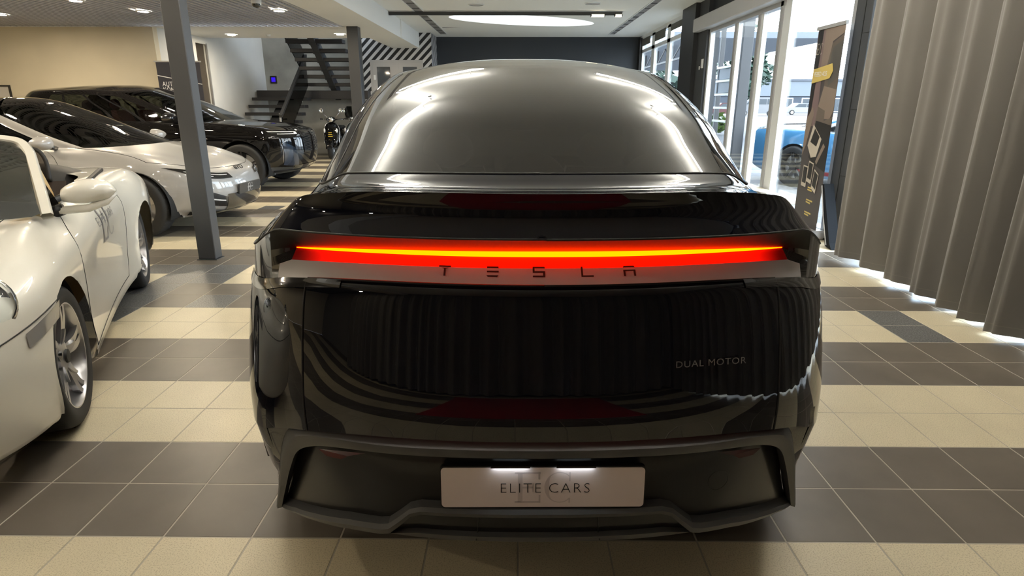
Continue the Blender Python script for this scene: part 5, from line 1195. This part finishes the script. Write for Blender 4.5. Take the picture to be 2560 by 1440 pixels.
# ------------------------------------------------------------------ outside
struct(B('ground_outside', mat('cobbles', (.10, .104, .115), .8, noise=(14, .35)), None, XW+.16, 140, -60, 140, -.25, -.02))
rows_c = dome([
    crow(.35, .86, .22, .90, .2, 4.62, .82, .8, .2), crow(.10, .92, .40, .945, .32, 4.76, .88, .85, .3), crow(.02, .94, .6, .955, .52, 4.8, .89, .9, .48), crow(0, .94, .78, .95, (.72, .66, .62), 4.78, .89, .9, .62), crow(.03, .92, .93, .93, (.88, .80, .74), 4.72, .87, .85, .72),
    crow(.08, .88, 1.0, .90, (.97, .90, .82), 4.55, .84, .75, .80), crow(.25, .84, 1.04, .875, (1.0, .94, .90), 4.1, .80, .55, .90), crow(.50, .80, 1.05, .86, (1.01, .95, .94), 3.6, .77, .5, .955), crow(.78, .75, 1.06, .84, (1.02, .96, .955), 3.15, .73, .45, .985),
    crow(1.1, .72, 1.15, .79, (1.08, 1.08, 1.06), 2.9, .69, .45, 1.10), crow(1.4, .68, 1.24, .72, (1.17, 1.2, 1.18), 2.65, .64, .45, 1.21), crow(1.75, .60, 1.31, .64, (1.28, 1.29, 1.28), 2.4, .56, .45, 1.29)], 1.36, 2.05)
BC = empty('blue_coupe', (5.22, 12.63, -.02), R(204.8), 'light blue coupe parked outside the glass door, seen from its right rear', 'car')
for k_, r_ in enumerate(rows_c):
    r_['F'] += .2; r_['L'] = min(r_['L'], .36); r_['n'] = 3.2
    if k_ >= 6: r_['R'] += .2
sC = Surf(rows_c, sharp=(5, 8), sub=4, **CK); ARC = ((1.25, .35, .40), (4.05, .35, .40))
std_body(sC, BC, 'paint_blue', ARC, sg0=4, glass='glass_dark', wglass='glass_dark')
for yy in (1.25, 4.05):
    for sg in (1, -1): wheel(BC, 'wheel', sg*.83, yy, .355, .27, sg, 5, 'twin', 'alloy_dark', .74); wheel_well(BC, .90, yy, .35, .405, sg)
for sg in (1, -1):
    facet(sC, 'side_vent', 'black', BC, [(5.0, sC.cs-3), (5.1, sC.cs+1), (5.5, sC.cs-1), (5.4, sC.cs-4)], sg, .004); facet(sC, 'tail_lamp', 'lamp_red', BC, [(3.2, 4), (3.2, 9), (4.2, 9), (4.2, 4)], sg, .004)
    sline(sC, 'door_gap', 'black', BC, [(1.2, sC.cf-12), (8, sC.cf-13)], sg); mirror(BC, (sg*.98, 2.75, 1.02), sg, 'paint_blue', 1.1)
sC.patch('sill_stripe', mat('stripe_red', (.22, .01, .018), .4), BC, .55, .95, sC.cs+12, sC.cf-12, off=.006, side=1); sC.patch('tail_spoiler', 'black', BC, 5.2, 6, 0, sC.cs-6, off=.02)
def side_vehicle(name, lab, x, y, L, prof, wins, col, W, rz=0):
    v = empty(name, (x, y, -.02), rz, lab, 'car', 'cars parked across the street')
    mb = MB(); mb.prism(prof, lambda u, w, d: (u, d, w), 0, W); mb.build('body', col, v)
    for k, P in enumerate(wins): mb = MB(); mb.prism(P, lambda u, w, d: (u, d, w), -.02, .0); mb.build('window', mat('far_glass', (.03, .04, .05), .2) if 'far_glass' not in MT else 'far_glass', v)
    for u in (L*.19, L*.80): mb = MB(); mb.cyl((u, -.01, .32), .32, .2, 20, 'y'); mb.build('wheel', 'rubber', v); mb = MB(); mb.cyl((u, -.12, .32), .2, .02, 16, 'y'); mb.build('wheel_disc', 'alloy', v)
    for u, w0 in ((L-.02, .8),): B('tail_lamp', mat('far_red', (.25, .012, .015), .4) if 'far_red' not in MT else 'far_red', v, u-.25, u+.03, -.03, .2, w0, w0+.4)
    return v
side_vehicle('white_van', 'silver white van parked across the street behind the glass door', 26.4, 77, 5.0, [(0, .3), (5, .3), (5, 1.1), (4.95, 2.0), (4.7, 2.15), (1.5, 2.15), (.9, 1.35), (.1, 1.1)], [[(1.1, 1.35), (1.6, 1.95), (2.4, 1.95), (2.4, 1.35)], [(2.5, 1.35), (2.5, 1.95), (3.5, 1.95), (3.5, 1.35)], [(3.6, 1.35), (3.6, 1.95), (4.6, 1.95), (4.7, 1.35)]], mat('far_silver', (.15, .155, .165), .4), 1.9)
side_vehicle('white_estate_car', 'white estate car parked across the street, right of the van', 35.2, 84, 4.6, [(0, .3), (4.6, .3), (4.6, .95), (4.3, 1.45), (1.6, 1.5), (1.0, 1.0), (.05, .85)], [[(1.2, 1.0), (1.7, 1.4), (2.7, 1.42), (2.7, 1.0)], [(2.8, 1.0), (2.8, 1.42), (4.1, 1.38), (4.3, 1.0)]], mat('far_white', (.20, .205, .21), .4), 1.8)
side_vehicle('red_car', 'small dark red car across the street beside the tree', 22.3, 74, 3.6, [(0, .3), (3.6, .3), (3.6, 1.0), (3.3, 1.5), (1.3, 1.5), (.8, 1.0), (.05, .85)], [[(1.0, 1.0), (1.4, 1.4), (2.2, 1.42), (2.2, 1.0)], [(2.3, 1.0), (2.3, 1.42), (3.1, 1.4), (3.3, 1.0)]], mat('far_dark_red', (.06, .01, .012), .4), 1.7)
bd_ = empty('low_building', (0, 0, 0), 0, 'long low building with pale fascia across the parking lot', 'building')
B('wall', mat('bld_blue', (.035, .045, .062), .7), bd_, 18, 75, 104, 112, -.02, 2.6); B('fascia', mat('bld_fascia', (.12, .14, .165), .6), bd_, 18, 75, 103.8, 112, 2.6, 4.9); B('roof_edge', mat('bld_edge', (.06, .07, .09), .6), bd_, 17.8, 75.2, 103.6, 112.2, 4.9, 5.2)
for k in range(9): f_ = B('window', 'frame_white', bd_, 38+4*k, 40.6+4*k, 103.9, 104, .1, 2.3); B('pane', 'far_glass', f_, 38.15+4*k, 40.45+4*k, 103.86, 103.9, .25, 2.15)
b2 = empty('glazed_hall', (0, 0, 0), 0, 'pale hall with steel truss canopy beyond the far windows', 'building')
B('canopy', mat('canopy', (.12, .14, .17), .6), b2, 5.2, 11, 22.5, 44, 3.55, 3.75)
for k in range(8): B('truss_post', 'steel_dark', b2, 5.95, 6.03, 22.8+2.6*k, 22.9+2.6*k, 3.0, 3.55); 
B('truss_chord', 'steel_dark', b2, 5.95, 6.05, 22.6, 43, 2.98, 3.05)
for k in range(8):
    mb = MB(); mb.tube([(6, 22.85+2.6*k, 3.0), (6, 24.15+2.6*k, 3.52), (6, 25.45+2.6*k, 3.0)], .03, 6); mb.build('truss_brace', 'steel_dark', b2)
B('canopy_column', 'steel_dark', b2, 5.9, 6.1, 32, 32.2, -.02, 3.0); B('canopy_column', 'steel_dark', b2, 5.9, 6.1, 22.6, 22.8, -.02, 3.0)
ec = empty('steel_post', (0, 0, 0), 0, 'grey square steel post standing outside the glass door', 'post'); BB('shaft', 'pillar_grey', ec, 4.22, 4.42, 12.35, 12.58, -.02, 4.2, bev=.006); B('foot_plate', 'pillar_grey', ec, 4.17, 4.47, 12.3, 12.63, -.02, -.0)
tt = empty('sign_stand', (0, 0, 0), 0, 'outdoor sign stand with white cross bars beyond the glass door', 'sign')
for y in (15.0, 13.75): BB('upright', 'pillar_grey', tt, 4.62, 4.72, y-.05, y+.05, -.02, 3.4 if y > 14 else 2.2, bev=.006)
for k in range(5): B('cross_bar', 'frame_white', tt, 4.58, 4.62, 13.7, 15.05, 1.0+.29*k, 1.045+.29*k)
for k in (2, 3): B('sign_panel', mat('sign_panel', (.06, .085, .12), .4) if 'sign_panel' not in MT else 'sign_panel', tt, 4.63, 4.65, 13.8, 14.95, 1.06+.29*k, 1.28+.29*k)
def leafy(name, lab, c, r, n, trunk, col, seed, parent_cat='tree', leaf=.32):
    t = empty(name, (c[0], c[1], -.02), 0, lab, parent_cat); rr = random.Random(seed); mb = MB()
    for k in range(n):
        while True:
            p = Vector((rr.uniform(-1, 1), rr.uniform(-1, 1), rr.uniform(-1, 1)))
            if .25 < p.length < 1: break
        lob = .80+.28*math.sin(p.x*5+seed)*math.cos(p.z*6+seed); p = Vector((p.x*r[0]*lob, p.y*r[1]*lob, c[2]+p.z*r[2]*lob)); a = rr.uniform(0, 6.28); s_ = leaf*rr.uniform(.6, 1.3)
        u = Vector((math.cos(a), math.sin(a), rr.uniform(-.6, .6)))*s_; v = Vector((-math.sin(a)*.5, math.cos(a)*.5, rr.uniform(.3, 1)))*s_*.7
        mb.add([tuple(p-u), tuple(p-v), tuple(p+u), tuple(p+v)], [(0, 1, 2, 3)])
    f_ = mb.build('foliage', col, t, fix=False); f_['kind'] = 'stuff'
    if trunk:
        mb = MB(); mb.tube([(0, 0, 0), (.1, 0, c[2]*.5), (0, .1, c[2])], [trunk, trunk*.8, trunk*.5], 8); mb.build('trunk', mat('bark', (.06, .045, .035), .9) if 'bark' not in MT else 'bark', t, smooth=True)
    return t
mat('leaf_green', (.014, .040, .026), .6, noise=(3, .4)); mat('leaf_bright', (.07, .12, .02), .6, noise=(3, .3))
leafy('leafy_tree', 'tall leafy green tree standing across the street', (16.2, 47, 4.0), (2.0, 2.0, 3.0), 900, .25, 'leaf_green', 3)
leafy('leafy_tree', 'small round tree top above the low building', (23.0, 62, 4.3), (1.6, 1.4, 1.5), 260, .15, 'leaf_green', 8)
leafy('leafy_tree', 'distant dark tree seen through the far windows', (13.2, 60, 2.6), (3.2, 2.0, 2.6), 500, .25, 'leaf_green', 5, leaf=.45)
leafy('low_shrub', 'bright green low shrub at the kerb beyond the glass door', (9.4, 30, .5), (.9, .6, .5), 260, 0, 'leaf_bright', 4, 'shrub', .16)
bpy.context.view_layer.update()
